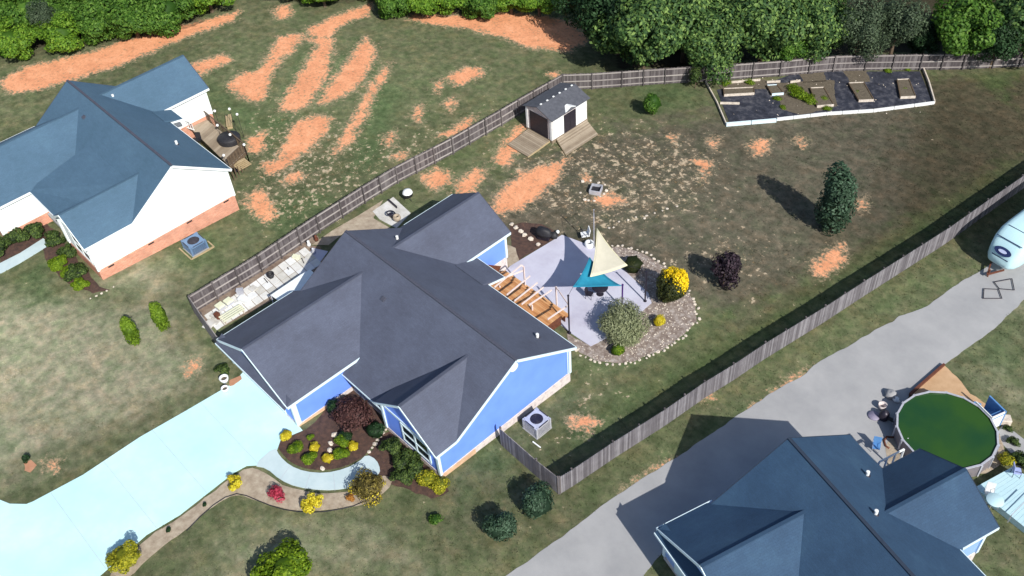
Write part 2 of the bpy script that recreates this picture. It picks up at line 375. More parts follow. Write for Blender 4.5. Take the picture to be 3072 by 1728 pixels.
CLAY = [
 [(0,205),(60,170),(230,130),(330,95),(400,78),(520,50),(600,28),(590,50),(470,92),(300,165),(200,195),(100,225),(20,235)],
 [(478,165),(560,138),(585,150),(540,172),(500,190)], [(572,212),(605,185),(645,180),(672,150),(700,95),(760,85),(735,130),(704,150),(676,200),(664,250),(640,258),(600,240)],
 [(765,95),(835,95),(832,140),(822,190),(775,262),(745,280),(704,276),(718,240),(765,170),(800,110)],
 [(770,75),(850,38),(935,8),(932,35),(860,62),(825,95),(790,95)],
 [(915,95),(943,118),(932,170),(902,215),(855,245),(805,262),(820,222),(862,172)],
 [(981,160),(966,200),(930,260),(918,300),(880,360),(833,397),(860,345),(895,290),(920,230),(950,190)],
 [(740,310),(800,290),(837,298),(822,330),(770,382),(722,418),(668,442),(664,412),(700,400),(720,350)],
 [(705,458),(745,432),(765,440),(735,465)],
 [(1040,30),(1130,40),(1250,28),(1380,40),(1445,60),(1480,100),(1430,130),(1330,118),(1250,88),(1170,70),(1080,60),(1030,48)],
 [(1120,200),(1170,170),(1215,170),(1210,190),(1150,215)], [(1105,340),(1150,315),(1195,292),(1180,320),(1125,345)],
 [(1238,525),(1270,470),(1310,435),(1425,400),(1405,450),(1350,500),(1300,530),(1240,538)],
 [(1142,465),(1200,425),(1222,430),(1192,482),(1150,492)], [(1065,445),(1100,425),(1130,430),(1130,460),(1085,478)],
 [(1240,410),(1275,350),(1300,318),(1320,312),(1305,370),(1275,420)],
 [(620,500),(650,470),(672,500),(690,520),(680,560),(650,548)], [(622,350),(665,330),(665,380),(632,388)],
 [(1486,505),(1540,488),(1575,505),(1530,522)], [(1886,365),(1905,350),(1932,355),(1925,388),(1895,388)],
 [(2040,675),(2080,630),(2125,618),(2115,668),(2065,700)], [(1440,1055),(1475,1045),(1503,1055),(1485,1085),(1450,1080)],
 [(1590,1225),(1640,1185),(1692,1160),(1682,1180),(1610,1228)], [(1900,1030),(1990,958),(2040,928),(2035,945),(1915,1035)],
 [(465,925),(490,900),(492,930),(475,945)], [(1780,355),(1800,345),(1795,375)], [(2000,350),(2025,345),(2020,370)],
 [(1460,440),(1480,430),(1475,455)], [(1680,345),(1700,340),(1695,358)], [(960,350),(990,330),(985,365)],
 [(1375,185),(1400,182),(1395,198)], [(690,20),(725,12),(735,40),(700,48)], [(1035,290),(1062,262),(1055,305)],
 [(1210,625),(1225,605),(1240,615)], [(2150,505),(2180,500),(2170,525)], [(1120,260),(1140,250),(1135,275)],
 [(1745,400),(1790,410),(1770,450)], [(1570,1250),(1600,1225),(1640,1215),(1590,1260)], [(990,395),(1020,380),(1015,400)],
 [(120,1160),(140,1155),(135,1180)], [(1090,215),(1110,205),(1100,235)], [(1760,1000),(1775,985),(1790,1000)]]
GREEN = [[(450,240),(560,200),(640,270),(760,290),(700,400),(640,380),(560,300)], [(740,120),(800,100),(740,250),(690,260)],
 [(840,140),(910,100),(830,240),(770,280)], [(950,170),(1040,230),(960,430),(840,470),(860,370)], [(560,520),(760,470),(900,500),(700,620)],
 [(1560,220),(1720,180),(1780,260),(1600,300)], [(240,1050),(60,1250),(130,1240)], [(1440,900),(1900,740),(1850,820),(1500,960)],
 [(1380,1060),(1900,800),(2576,380),(2576,470),(1700,1000),(1420,1180)], [(1240,1060),(1330,1170),(1260,1200),(1150,1180)],
 [(380,680),(520,560),(600,600),(500,700)], [(820,440),(900,380),(900,440)], [(0,700),(120,640),(200,760),(60,800)],
 [(1420,1240),(1560,1170),(1690,1090),(1880,1000),(2100,860),(2200,840),(1900,1060),(1600,1200)], [(2100,820),(2400,650),(2380,700),(2050,900)],
 [(2400,180),(2576,170),(2576,300)], [(480,800),(560,860),(600,960),(540,1000)], [(2380,900),(2576,760),(2576,980)]]
PALE = [[(-200,760),(150,720),(500,760),(560,960),(330,1100),(-200,1300)], [(620,1330),(900,1340),(1050,1449),(500,1449)],
 [(300,600),(480,700),(420,760),(250,740)], [(2390,900),(2576,780),(2576,1000)]]
BROWN = [[(2150,200),(2700,170),(2700,420),(2250,420)],[(1150,560),(1300,400),(1500,330),(2400,180),(2700,200),(2700,330),(2200,640),(1850,820),(1700,760)],
 [(1450,330),(1850,340),(2000,560),(1700,640),(1500,560)]]
SPECK = [[(1240,330),(1500,300),(1780,330),(1860,420),(1800,560),(1500,620),(1330,560),(1240,470)], [(620,300),(700,260),(980,340),(1100,300),(1250,260),(1050,420),(700,620),(600,520)],
 [(1430,930),(1560,960),(1500,1060),(1340,1100)], [(1640,620),(1800,560),(2000,640),(1900,740)], [(1400,720),(1440,700),(1460,740)]]
DARK_LAWN_SHADE = [[(1380,1180),(1500,1060),(1900,760),(2200,560),(2300,180),(2700,160),(2700,330),(2576,480),(1700,1010),(1430,1200)]]  # darker lawn of the right yard; fence shadow deepened in the grass colour too
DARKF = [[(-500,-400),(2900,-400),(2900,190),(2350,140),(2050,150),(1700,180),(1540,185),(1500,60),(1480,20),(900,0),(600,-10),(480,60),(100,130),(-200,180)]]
HARD = []                                       # paved outlines, no grass tufts inside
def masks(x, y):
    n = x.shape
    nz = np.array([mnoise.noise(Vector((a * .9, b * .9, 0))) for a, b in zip(x, y)]) if x.size < 400000 else 0
    def best(polys, r=4.0):
        d = np.full(n, -r)
        for p in polys: d = np.maximum(d, sdist(x, y, DP(p), r))
        return d
    cl = best(CLAY, 2.0) + nz * .35
    return (np.clip(.50 + cl / 2.6, 0, .74), np.clip(.4 + best(GREEN) / 5, 0, 1), np.clip(.45 + best(PALE, 6) / 8, 0, 1),
            np.clip(.5 + best(BROWN, 6) / 8, 0, 1), np.clip(.5 + best(SPECK, 4) / 5, 0, 1), np.clip(.5 + best(DARKF, 3) / 3, 0, 1), np.clip(.5 + best(DARK_LAWN_SHADE, 6) / 8, 0, 1))
def put_masks(me, co):
    c, g, p, b, s, f, dg_ = masks(co[:, 0], co[:, 1])
    a = me.attributes.new('mask', 'FLOAT_COLOR', 'POINT'); a.data.foreach_set('color', np.stack([c, g, p, np.ones_like(c)], 1).astype(np.float32).ravel())
    a = me.attributes.new('dark_lawn_shade', 'FLOAT', 'POINT'); a.data.foreach_set('value', dg_.astype(np.float32))
    a = me.attributes.new('mask2', 'FLOAT_COLOR', 'POINT'); a.data.foreach_set('color', np.stack([b, s, f, np.ones_like(c)], 1).astype(np.float32).ravel())
def ground_mat():
    mt, n, l, p = nt('ground_turf_and_clay')
    g = n.new('ShaderNodeTexCoord'); pos = n.new('ShaderNodeNewGeometry').outputs['Position']
    def noise(sc, det=6, ro=.6, off=0, st=None):
        q = n.new('ShaderNodeTexNoise'); q.inputs['Scale'].default_value = sc; q.inputs['Detail'].default_value = det; q.inputs['Roughness'].default_value = ro
        mp = n.new('ShaderNodeMapping'); mp.inputs['Location'].default_value = (off, off * .7, 0)
        if st: mp.inputs['Scale'].default_value = st
        l.new(pos, mp.inputs[0]); l.new(mp.outputs[0], q.inputs[0]); return q.outputs['Fac']
    def mth(op, a, b=None, c=None):
        q = n.new('ShaderNodeMath'); q.operation = op
        for i, v in enumerate((a, b, c)):
            if v is None: continue
            if isinstance(v, (int, float)): q.inputs[i].default_value = v
            else: l.new(v, q.inputs[i])
        return q.outputs[0]
    def mix(f, a, b):
        q = n.new('ShaderNodeMix'); q.data_type = 'RGBA'
        if isinstance(f, float): q.inputs[0].default_value = f
        else: l.new(f, q.inputs[0])
        for i, v in ((6, a), (7, b)):
            if isinstance(v, tuple): q.inputs[i].default_value = (*v, 1)
            else: l.new(v, q.inputs[i])
        return q.outputs[2]
    def step(v, lo, hi):
        q = n.new('ShaderNodeMapRange'); q.interpolation_type = 'SMOOTHSTEP'
        q.inputs[1].default_value = lo; q.inputs[2].default_value = hi; l.new(v, q.inputs[0]); return q.outputs[0]
    a1 = n.new('ShaderNodeAttribute'); a1.attribute_name = 'mask'; a2 = n.new('ShaderNodeAttribute'); a2.attribute_name = 'mask2'
    s1 = n.new('ShaderNodeSeparateColor'); l.new(a1.outputs['Color'], s1.inputs[0]); s2 = n.new('ShaderNodeSeparateColor'); l.new(a2.outputs['Color'], s2.inputs[0])
    clay, green, pale = s1.outputs; brown, speck, wood = s2.outputs
    n_big, n_mid, n_fine, n_vf = noise(.12, 6), noise(.7, 8, .7, 11), noise(3.5, 8, .75, 5), noise(14, 6, .7, 9)
    n_st = noise(2.2, 6, .7, 23)
    r0 = ramp(n, [(.28, (0.067, 0.094, 0.048)), (.45, (0.094, 0.119, 0.07)), (.6, (0.129, 0.139, 0.096)), (.75, (0.164, 0.164, 0.127))])
    l.new(mth('ADD', mth('MULTIPLY', n_mid, .6), mth('MULTIPLY', n_fine, .4)), r0.inputs[0]); c = r0.outputs[0]
    rb = ramp(n, [(.3, (0.063, 0.066, 0.055)), (.5, (0.093, 0.092, 0.079)), (.7, (0.134, 0.127, 0.109))]); l.new(mth('ADD', mth('MULTIPLY', n_mid, .5), mth('MULTIPLY', n_fine, .5)), rb.inputs[0])
    c = mix(step(mth('ADD', brown, mth('MULTIPLY', mth('SUBTRACT', n_mid, .5), .8)), .3, .75), c, rb.outputs[0])
    rp = ramp(n, [(.3, (0.196, 0.232, 0.16)), (.45, (0.245, 0.268, 0.209)), (.57, (0.294, 0.294, 0.248)), (.7, (0.333, 0.33, 0.286))]); l.new(mth('ADD', mth('MULTIPLY', n_mid, .7), mth('MULTIPLY', n_fine, .3)), rp.inputs[0])
    c = mix(step(mth('ADD', pale, mth('MULTIPLY', mth('SUBTRACT', n_big, .5), .8)), .25, .85), c, rp.outputs[0])
    rg = ramp(n, [(.3, (0.05, 0.088, 0.043)), (.5, (0.076, 0.12, 0.062)), (.7, (0.108, 0.156, 0.085))]); l.new(n_fine, rg.inputs[0])
    c = mix(mth('MULTIPLY', step(mth('ADD', green, mth('MULTIPLY', mth('SUBTRACT', n_mid, .5), 1.3)), .35, .8), .8), c, rg.outputs[0])
    # straw and bare flecks
    fl = step(mth('ADD', mth('MULTIPLY', n_st, .7), mth('MULTIPLY', speck, .10)), .47, .56)
    c = mix(mth('MULTIPLY', fl, .5), c, mix(step(n_mid, .4, .6), (.34, .285, .21), (.42, .26, .15)))
    fl2 = step(mth('ADD', mth('MULTIPLY', n_fine, .7), mth('MULTIPLY', speck, .10)), .49, .56)
    c = mix(mth('MULTIPLY', fl2, .5), c, (.40, .35, .27))
    nb = noise(1.3, 5, .65, 41); nb2 = noise(.55, 6, .7, 77)
    def mul(a_, b_):
        q = n.new('ShaderNodeMix'); q.data_type = 'RGBA'; q.blend_type = 'MULTIPLY'; q.inputs[0].default_value = 1
        l.new(a_, q.inputs[6]); l.new(b_, q.inputs[7]); return q.outputs[2]
    k1 = ramp(n, [(.34, (.66, .70, .64)), (.48, (.95, .96, .93)), (.66, (1.40, 1.34, 1.30))]); l.new(nb, k1.inputs[0]); c = mul(c, k1.outputs[0])
    k2 = ramp(n, [(.36, (.90, 1.0, .88)), (.5, (1, 1, .97)), (.64, (1.14, 1.04, .97))]); l.new(nb2, k2.inputs[0]); c = mul(c, k2.outputs[0])
    far = noise(.045, 3, .5, 300); k3 = ramp(n, [(.35, (.94, .87, .78)), (.65, (1.27, 1.18, 1.04))]); l.new(far, k3.inputs[0]); c = mul(c, k3.outputs[0])
    a3 = n.new('ShaderNodeAttribute'); a3.attribute_name = 'dark_lawn_shade'
    c = mix(step(mth('ADD', a3.outputs['Fac'], mth('MULTIPLY', mth('SUBTRACT', n_mid, .5), .6)), .25, .85), c, mul(c, ramp(n, [(0, (.66, .64, .55)), (1, (.66, .64, .55))]).outputs[0]))  # multiplies in the darker lawn tone and the painted depth of the fence shadow
    c = mix(mth('MULTIPLY', step(mth('ADD', mth('ADD', mth('MULTIPLY', n_st, .6), mth('MULTIPLY', nb, .4)), mth('MULTIPLY', speck, .10)), .635, .675), .8), c, mix(step(n_vf, .4, .6), (.56, .42, .28), (.50, .44, .33)))
    # clay
    rc = ramp(n, [(.33, (0.48, 0.208, 0.107)), (.45, (0.648, 0.281, 0.145)), (.55, (0.768, 0.354, 0.189)), (.68, (0.816, 0.447, 0.281))]); l.new(mth('ADD', mth('MULTIPLY', n_mid, .5), mth('MULTIPLY', n_fine, .5)), rc.inputs[0])
    cv = mth('ADD', clay, mth('MULTIPLY', mth('SUBTRACT', mth('ADD', mth('MULTIPLY', n_fine, .55), mth('ADD', mth('MULTIPLY', n_mid, .15), mth('MULTIPLY', n_st, .3))), .5), 2.5))
    c = mix(mth('MULTIPLY', step(cv, .28, .5), .55), c, (.40, .32, .21)); cf = step(cv, .44, .66); c = mix(cf, c, rc.outputs[0])
    # forest floor
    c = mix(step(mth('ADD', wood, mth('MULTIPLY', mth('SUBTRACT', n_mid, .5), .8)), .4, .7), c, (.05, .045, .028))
    rv = ramp(n, [(.3, (.84, .84, .84)), (.7, (1.14, 1.14, 1.14))]); l.new(n_vf, rv.inputs[0])
    q = n.new('ShaderNodeMix'); q.data_type = 'RGBA'; q.blend_type = 'MULTIPLY'; q.inputs[0].default_value = 1
    l.new(c, q.inputs[6]); l.new(rv.outputs[0], q.inputs[7])
    l.new(q.outputs[2], p.inputs['Base Color']); p.inputs['Roughness'].default_value = .95; p.inputs['Specular IOR Level'].default_value = .15
    b = n.new('ShaderNodeBump'); b.inputs['Strength'].default_value = .6; b.inputs['Distance'].default_value = .05
    l.new(mth('ADD', mth('MULTIPLY', n_fine, .8), mth('ADD', mth('MULTIPLY', n_vf, .35), mth('MULTIPLY', n_mid, 1.2))), b.inputs['Height']); l.new(b.outputs[0], p.inputs['Normal'])
    return mt
M['ground'] = ground_mat()
def grid_axis(lo, hi, st, far):
    inner = np.arange(lo, hi + st, st); return np.concatenate([[lo - far, lo - far / 3, lo - far / 10], inner, [hi + far / 10, hi + far / 3, hi + far]])
xs = grid_axis(-95, 45, .4, 500); ys = grid_axis(-34, 98, .4, 500)
X, Y = np.meshgrid(xs, ys, indexing='ij'); nx, ny = X.shape
co = np.stack([X.ravel(), Y.ravel(), SL * Y.ravel()], 1)
me = bpy.data.meshes.new('ground'); idx = np.arange(nx * ny).reshape(nx, ny)
q = np.stack([idx[:-1, :-1], idx[1:, :-1], idx[1:, 1:], idx[:-1, 1:]], -1).reshape(-1, 4)
me.vertices.add(len(co)); me.vertices.foreach_set('co', co.ravel())
me.loops.add(q.size); me.loops.foreach_set('vertex_index', q.ravel().astype(np.int32))
me.polygons.add(len(q)); me.polygons.foreach_set('loop_start', np.arange(0, q.size, 4, dtype=np.int32)); me.polygons.foreach_set('loop_total', np.full(len(q), 4, dtype=np.int32))
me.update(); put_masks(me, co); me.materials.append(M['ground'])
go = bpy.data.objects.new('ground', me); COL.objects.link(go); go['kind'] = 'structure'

# ------------------------------------------------------------------ sheets on the ground
def smooth_poly(pts, it=2):
    for _ in range(it):
        out = []
        for i in range(len(pts)):
            a, b = Vector(pts[i]), Vector(pts[(i + 1) % len(pts)]); out += [a * .75 + b * .25, a * .25 + b * .75]
        pts = out
    return pts
def ragged(pts, step=.35, amp=.16, seed=0):
    out = []
    for i in range(len(pts)):
        a, b = Vector(pts[i]), Vector(pts[(i + 1) % len(pts)]); n = max(1, int((b - a).length / step))
        for k in range(n):
            p = a.lerp(b, k / n); w1 = mnoise.noise(Vector((p.x * 1.3, p.y * 1.3, seed))); w2 = mnoise.noise(Vector((p.x * 1.3, p.y * 1.3, seed + 9)))
            out.append(p + Vector((w1, w2)) * amp * 2)
    return out
def sheet(name, pts, mat, lift=.01, thick=.02, kind='structure', hard=True, parent=None):
    """pts: ground x,y outline"""
    area = sum(pts[i][0] * pts[(i + 1) % len(pts)][1] - pts[(i + 1) % len(pts)][0] * pts[i][1] for i in range(len(pts)))
    if area < 0: pts = pts[::-1]
    if hard: HARD.append([(p[0], p[1]) for p in pts])
    top = [(p[0], p[1], gz(p[0], p[1]) + lift) for p in pts]
    o = MB().prism(top, thick).obj(name, mat, parent)
    if kind: o['kind'] = kind
    return o
def px2(pts, f=U): return [Vector(f(*p)[:2]) for p in pts]
# driveway of the blue house (one cast slab split by control joints)
drv = px2([(700,1150),(745,1100),(908,1292),(842,1322),(826,1365),(800,1395),(740,1398),(700,1420),(540,1545),(440,1605),(300,1728),(200,1830),(-300,1830),(-260,1480),(-60,1480),(0,1500),(30,1512),(80,1513),(100,1505),(250,1425),(420,1312),(560,1232)])
sheet('driveway', drv, M['concrete'], .04, .06)
def span(y, poly):
    xs_2 = []
    for k in range(len(poly)):
        a_, b_ = poly[k], poly[(k + 1) % len(poly)]
        if (a_[1] > y) != (b_[1] > y): xs_2.append(a_[0] + (b_[0] - a_[0]) * (y - a_[1]) / (b_[1] - a_[1]))
    return sorted(xs_2)
for yj in (-12.6, -16.2, -19.8, -23.4):
    xx_ = span(yj, [(p[0], p[1]) for p in drv])
    if len(xx_) >= 2: MB().beam((xx_[0] + .05, yj, gz(0, yj) + .042), (xx_[1] - .05, yj, gz(0, yj) + .042), .022, .004).obj('driveway_joint', M['metal'])['kind'] = 'structure'
walk = [(826,1340),(838,1368),(870,1398),(915,1416),(975,1421),(1035,1408),(1078,1386),(1100,1364),(1130,1380),(1142,1410),(1135,1425),(1085,1455),(1030,1468),(970,1472),(890,1462),(840,1440),(800,1405),(760,1398)]
sheet('front_walk', smooth_poly(px2(walk), 1), M['path'], .055, .06)
for k in range(1, 5):                                  # tooled joints across the walk and drive
    a = [(868,1400,838,1442),(930,1422,915,1468),(1000,1419,1005,1472),(1070,1392,1095,1450)][k - 1]
    MB().beam(U(a[0], a[1], .058), U(a[2], a[3], .058), .02, .004).obj('path_joint', M['metal'])['kind'] = 'structure'
# gravel lane of the house on the right
lane = px2([(1000,2400),(1510,1728),(1560,1700),(1700,1600),(1830,1500),(1960,1415),(2060,1350),(2180,1270),(2300,1190),(2420,1120),(2440,1095),(2560,1030),(2700,950),(2780,920),(2860,860),(2930,820),(3010,770),(3200,640),(3300,760),(3072,900),(2985,985),(2900,1045),(2830,1095),(2728,1185),(2700,1250),(2705,1310),(2760,1360),(2760,1480),(2550,1480),(2150,1600),(2000,1640),(1930,1728),(1700,2400)])
sheet('gravel_lane', ragged(ragged(lane, .9, .05, 3), .22, .04, 5), M['gravel'], .02, .03)
# orange clay round the pool
sheet('clay_bed', ragged(px2([(2728,1187),(2830,1097),(2870,1130),(2910,1180),(2960,1215),(2930,1260),(2760,1260)]), .4, .08, 4), M['clay'], .035, .04)
sheet('pool_surround', ragged(px2([(2680,1290),(2660,1340),(2660,1400),(2760,1400),(2880,1430),(2960,1420),(3020,1380),(3000,1300)]), .4, .06, 5), M['mulch_t'], .03, .04)
# front planting beds
fb = px2([(832,1340),(850,1300),(905,1300),(960,1255),(1000,1185),(1060,1150),(1130,1230),(1155,1285),(1100,1362),(1078,1378),(1035,1400),(975,1412),(915,1406),(872,1388),(845,1360)])
sheet('front_bed', smooth_poly(fb, 1), M['mulch'], .03, .04)
gb = px2([(300,1755),(440,1612),(545,1552),(700,1428),(745,1402),(790,1412),(835,1448),(890,1472),(970,1482),(1035,1478),(1090,1462),(1140,1428),(1180,1435),(1165,1470),(1110,1510),(1020,1525),(940,1535),(850,1528),(770,1500),(710,1480),(640,1515),(560,1590),(470,1650),(380,1740)])
sheet('gravel_strip', ragged(smooth_poly(gb, 1), .4, .06, 7), M['mulch_t'], .02, .03)
sheet('hedge_bed', ragged(px2([(1105,1365),(1150,1300),(1180,1290),(1335,1452),(1350,1475),(1300,1495),(1230,1470),(1150,1440)]), .4, .1, 8), M['mulch'], .015, .03)
# patio, its planting bed
pat = [Vector(p) for p in ((-8.05, 10.5), (0.1, 10.45), (2.0, 10.6), (1.85, 16.95), (1.8, 17.9), (-8.05, 17.95))]
sheet('patio', px2([(1686,706),(1530,800),(1500,828),(1712,1000),(1772,1040),(1850,1000),(1955,910),(1945,880),(1860,800),(1790,745)]), M['patio'], .06, .1)
for a, b in (((1606, 752), (1745, 850)), ((1745, 850), (1940, 880)), ((1770, 770), (1640, 940)), ((1835, 800), (1745, 1015))): pass
rb = px2([(1800,745),(1860,740),(1930,760),(2000,805),(2050,860),(2085,910),(2090,960),(2050,1005),(1985,1050),(1900,1085),(1850,1090),(1790,1082),(1735,1055),(1712,1010),(1772,1040),(1850,1000),(1955,910),(1945,880),(1860,800)])
sheet('rear_bed', ragged(rb, .35, .06, 12), M['mulch_p'], .03, .04)
sheet('house_corner_bed', ragged(px2([(1700,1000),(1775,1045),(1800,1080),(1745,1060),(1705,1030)]), .35, .06, 14), M['mulch_p'], .025, .03)
sheet('dark_soil_bed', ragged(px2([(1530,680),(1560,668),(1625,672),(1680,705),(1600,755),(1555,780),(1535,750)]), .3, .06, 15), M['mulch'], .02, .03)
sheet('step_soil', ragged(px2([(1512,730),(1545,745),(1560,785),(1525,800),(1510,795)]), .3, .04, 16), M['mulch_t'], .024, .03)
# paved side strip of the blue house
spv = sheet('side_paving', px2([(608,955),(700,870),(790,820),(905,735),(960,740),(975,770),(940,830),(820,900),(650,990)]), M['mulch_l'], .03, .05)
F0, F1, H0, H1 = U(612, 948), U(915, 742), U(650, 992), U(968, 792)
slm = [pmat('paving_slab_a', (.60, .60, .57), (.72, .72, .70), 2, .85, .2, 20), pmat('paving_slab_b', (.48, .47, .43), (.62, .61, .57), 2, .85, .2, 20), pmat('paving_slab_c', (.66, .68, .68), (.78, .79, .79), 2, .85, .2, 20)]
for i in range(14):
    for j in range(3):
        g_ = .035
        q4 = [F0.lerp(F1, a_ / 14).lerp(H0.lerp(H1, a_ / 14), b_ / 3) for a_, b_ in ((i + g_, j + g_), (i + 1 - g_, j + g_), (i + 1 - g_, j + 1 - g_), (i + g_, j + 1 - g_))]
        hz = random.uniform(.05, .075); o = MB().prism([(p.x, p.y, p.z + hz) for p in q4][::-1], .045).obj('slab', slm[random.choice((0, 0, 1, 2, 2))], spv)
sheet('fence_litter', ragged(px2([(585,925),(640,885),(760,810),(900,725),(945,700),(960,720),(900,745),(790,830),(700,880),(610,955)]), .4, .08, 50), M['mulch_l'], .02, .03)
sheet('side_path', px2([(935,735),(1000,690),(1070,650),(1150,600),(1135,625),(1120,655),(1180,690),(1040,692),(985,735)]), M['mulch_t'], .02, .03)
sheet('small_pad', px2([(1118,635),(1180,592),(1232,640),(1190,685),(1140,660)]), M['slab'], .05, .08)
sheet('white_house_walk', px2([(-60,830),(0,790),(60,760),(130,715),(150,735),(60,790),(0,822),(-40,850)]), M['path'], .03, .05)
sheet('white_house_bed', ragged(px2([(130,660),(160,690),(300,860),(330,870),(280,880),(200,850),(150,800),(120,740)]), .4, .1, 18), M['mulch'], .02, .03)
sheet('white_house_bed_front', ragged(px2([(0,745),(60,700),(130,665),(140,710),(60,760),(0,790)]), .4, .1, 19), M['mulch'], .02, .03)
sheet('garden_path', px2([(2985,1310),(3072,1400),(3100,1400),(3100,1340),(3010,1270)]), M['gravel'], .02, .03)

# ------------------------------------------------------------------ houses
def slope_slab(mb, poly, th=.14):
    mb.prism(poly, th)
def house(name, label, group, origin, yaw, zb, P, mats):
    ox, oy = origin
    t = thing(name, (ox, oy, zb), label, 'house', group, yaw)
    E = P['E'] - zb; L_, bR, bF, rise = P['L'], P['bR'], P['bF'], P['rise']; oh = .35
    mR = lambda v: E + rise * (1 - v / bR); mF = lambda v: E + rise * (1 + v / bF)      # main roof heights
    roofs = []
    def roof(polys, caps, nm='roof'):
        mb = MB()
        for p in polys: slope_slab(mb, p)
        o = mb.obj(nm, mats['roof'], t); face_uv(o)
        for a, b in caps:
            c = MB().beam((a[0], a[1], a[2] + .02), (b[0], b[1], b[2] + .02), .2, .06); c.obj('ridge_cap', mats['ridge'] if nm == 'roof' and abs(a[1] - b[1]) < .01 else mats['roof'], o)
        return o
    pv = P['porch_v']; u0p, u1p = P['g1'] - .35, P['w0'] + .35
    front = [(0, 0), (0, -bF), (u0p, -bF), (u0p, pv), (u1p, pv), (u1p, -bF), (L_, -bF), (L_, 0)]
    if P.get('flat'):
        front = [(0, 0), (0, -bF), (L_, -bF), (L_, 0)]
        mF0 = mF; vs_ = -2.6
        o = MB(); o.prism([(u0p, vs_, mF0(vs_) + .02), (u0p, pv, E), (u1p + .01, pv, E), (u1p + 2.4, -5.2, E + .43), (u1p + 2.4, vs_, mF0(vs_) + .02)], .14); o = o.obj('porch_roof', mats['roof'], t); face_uv(o)
    roof([[(u, v, mF(v)) for u, v in front], [(0, 0, mR(0)), (L_, 0, mR(0)), (L_, bR, E), (0, bR, E)]], [((0, 0, E + rise), (L_, 0, E + rise))])
    def cross(u0, u1, vend, r, front_side):
        um = (u0 + u1) / 2; hw = um - u0
        zz = lambda u: E + r * (1 - abs(u - um) / hw)
        b = bF if front_side else bR; s = -1 if front_side else 1
        vr = s * (b * (1 - r / rise) - .1)
        def vat(u): return s * max(abs(vr), b * (1 - (zz(u) - E) / rise) - .12)
        ul = max(u0, 0.0)
        Lp = [(u0, vend), (um, vend), (um, vr)] + ([(ul, vat(ul)), (u0, vat(ul) + s * .25)] if u0 < 0 else [(u0, vat(u0))])
        if P.get('flat') and u0 > 5: Lp = [(u0, vend), (um, vend), (um, vr), (u0, vr - .3)]
        ur = min(u1, L_)
        Rp = [(um, vend), (u1, vend), (u1, vat(ur)), (um, vr)]
        if not front_side: Lp = Lp[::-1]; Rp = Rp[::-1]
        roof([[(u, v, zz(u)) for u, v in Lp], [(u, v, zz(u)) for u, v in Rp]], [((um, vend, zz(um)), (um, vr, zz(um)))])
        return um, zz
    gm, gzf = cross(P['g0'], P['g1'], P['gv'], P['gr'], True)
    wm, wzf = cross(P['w0'], L_, P['wv'], P['wr'], True)
    rm, rzf = cross(P['r0'], P['r1'], P['rv'], P['rr'], False)
    if P.get('ext'):
        a, b, v, z = P['ext']
        o = MB().prism([(a, bR - .5, mR(bR - .5) + .05), (b, bR - .5, mR(bR - .5) + .05), (b, v, z - zb), (a, v, z - zb)], .12).obj('entry_roof', mats['roof'], t); face_uv(o)
        MB().beam((a, v + .02, z - zb - .08), (b, v + .02, z - zb - .08), .04, .16).obj('gutter', mats['trim'], t)
        MB().beam((b + .02, bR, E - .06), (b + .02, v, z - zb - .08), .04, .16).obj('gutter', mats['trim'], t)
    # walls
    uR, uG0, uG1 = L_ - oh, P['g0'] + oh, P['g1'] - oh
    vB, vFW, vG, vRW = bR - oh, P['wv'] + oh, P['gv'] + oh + .1, P['rv'] - oh
    uW, vP = P['w0'] + oh, -bF + oh + .1; uR0, uR1 = P['r0'] + oh, P['r1'] - oh
    uM = oh if P['g0'] < -.3 else uG0 + .002
    fp = [(uG0, vG), (uG1, vG), (uG1, vP), (uW, vP), (uW, vFW), (uR, vFW), (uR, vB), (uR1, vB), (uR1, vRW), (uR0, vRW), (uR0, vB), (uM, vB), (uM, -bF + .3), (uG0, -bF + .3)]
    zf = P['floor'] - zb
    wl = MB(); n = len(fp)
    tz = lambda i: (E + .0 - .13)
    for i in range(n):
        a, b = fp[i], fp[(i + 1) % n]
        zt = E - .02
        if i in (2,): zt = mF(vP) - .16
        wl.add([(a[0], a[1], zf), (b[0], b[1], zf), (b[0], b[1], zt), (a[0], a[1], zt)], [(0, 1, 2, 3)])
    # gable triangles
    def gab(pts): wl.add(pts, [tuple(range(len(pts)))])
    k = .15
    gab([(uR, -bF + oh, E - .02), (uR, vB, E - .02), (uR, vB, mR(vB) - k), (uR, 0, E + rise - k), (uR, -bF + oh, mF(-bF + oh) - k)])
    gab([(uM, vB, E - .02), (uM, -bF + oh, E - .02), (uM, -bF + oh, mF(-bF + oh) - k), (uM, 0, E + rise - k), (uM, vB, mR(vB) - k)])
    gab([(uG0, vG, E - .02), (uG1, vG, E - .02), (uG1, vG, gzf(uG1) - k), (gm, vG, gzf(gm) - k), (uG0, vG, gzf(uG0) - k)])
    gab([(uW, vFW, E - .02), (uR, vFW, E - .02), (uR, vFW, wzf(uR) - k), (wm, vFW, wzf(wm) - k), (uW, vFW, wzf(uW) - k)])
    gab([(uR1, vRW, E - .02), (uR0, vRW, E - .02), (uR0, vRW, rzf(uR0) - k), (rm, vRW, rzf(rm) - k), (uR1, vRW, rzf(uR1) - k)])
    wl.obj('wall', mats['wall'], t)
    fd = MB(); e = .03
    for i in range(n):
        a, b = Vector(fp[i]), Vector(fp[(i + 1) % n]); d = (b - a).normalized(); nn = Vector((d.y, -d.x)) * e
        a2, b2 = a + nn - d * e, b + nn + d * e
        fd.add([(a2.x, a2.y, -2.2), (b2.x, b2.y, -2.2), (b2.x, b2.y, zf), (a2.x, a2.y, zf), (a.x, a.y, zf + .02), (b.x, b.y, zf + .02)], [(0, 1, 2, 3), (3, 2, 5, 4)])
    o = fd.obj('foundation', mats['found'], t); face_uv(o)
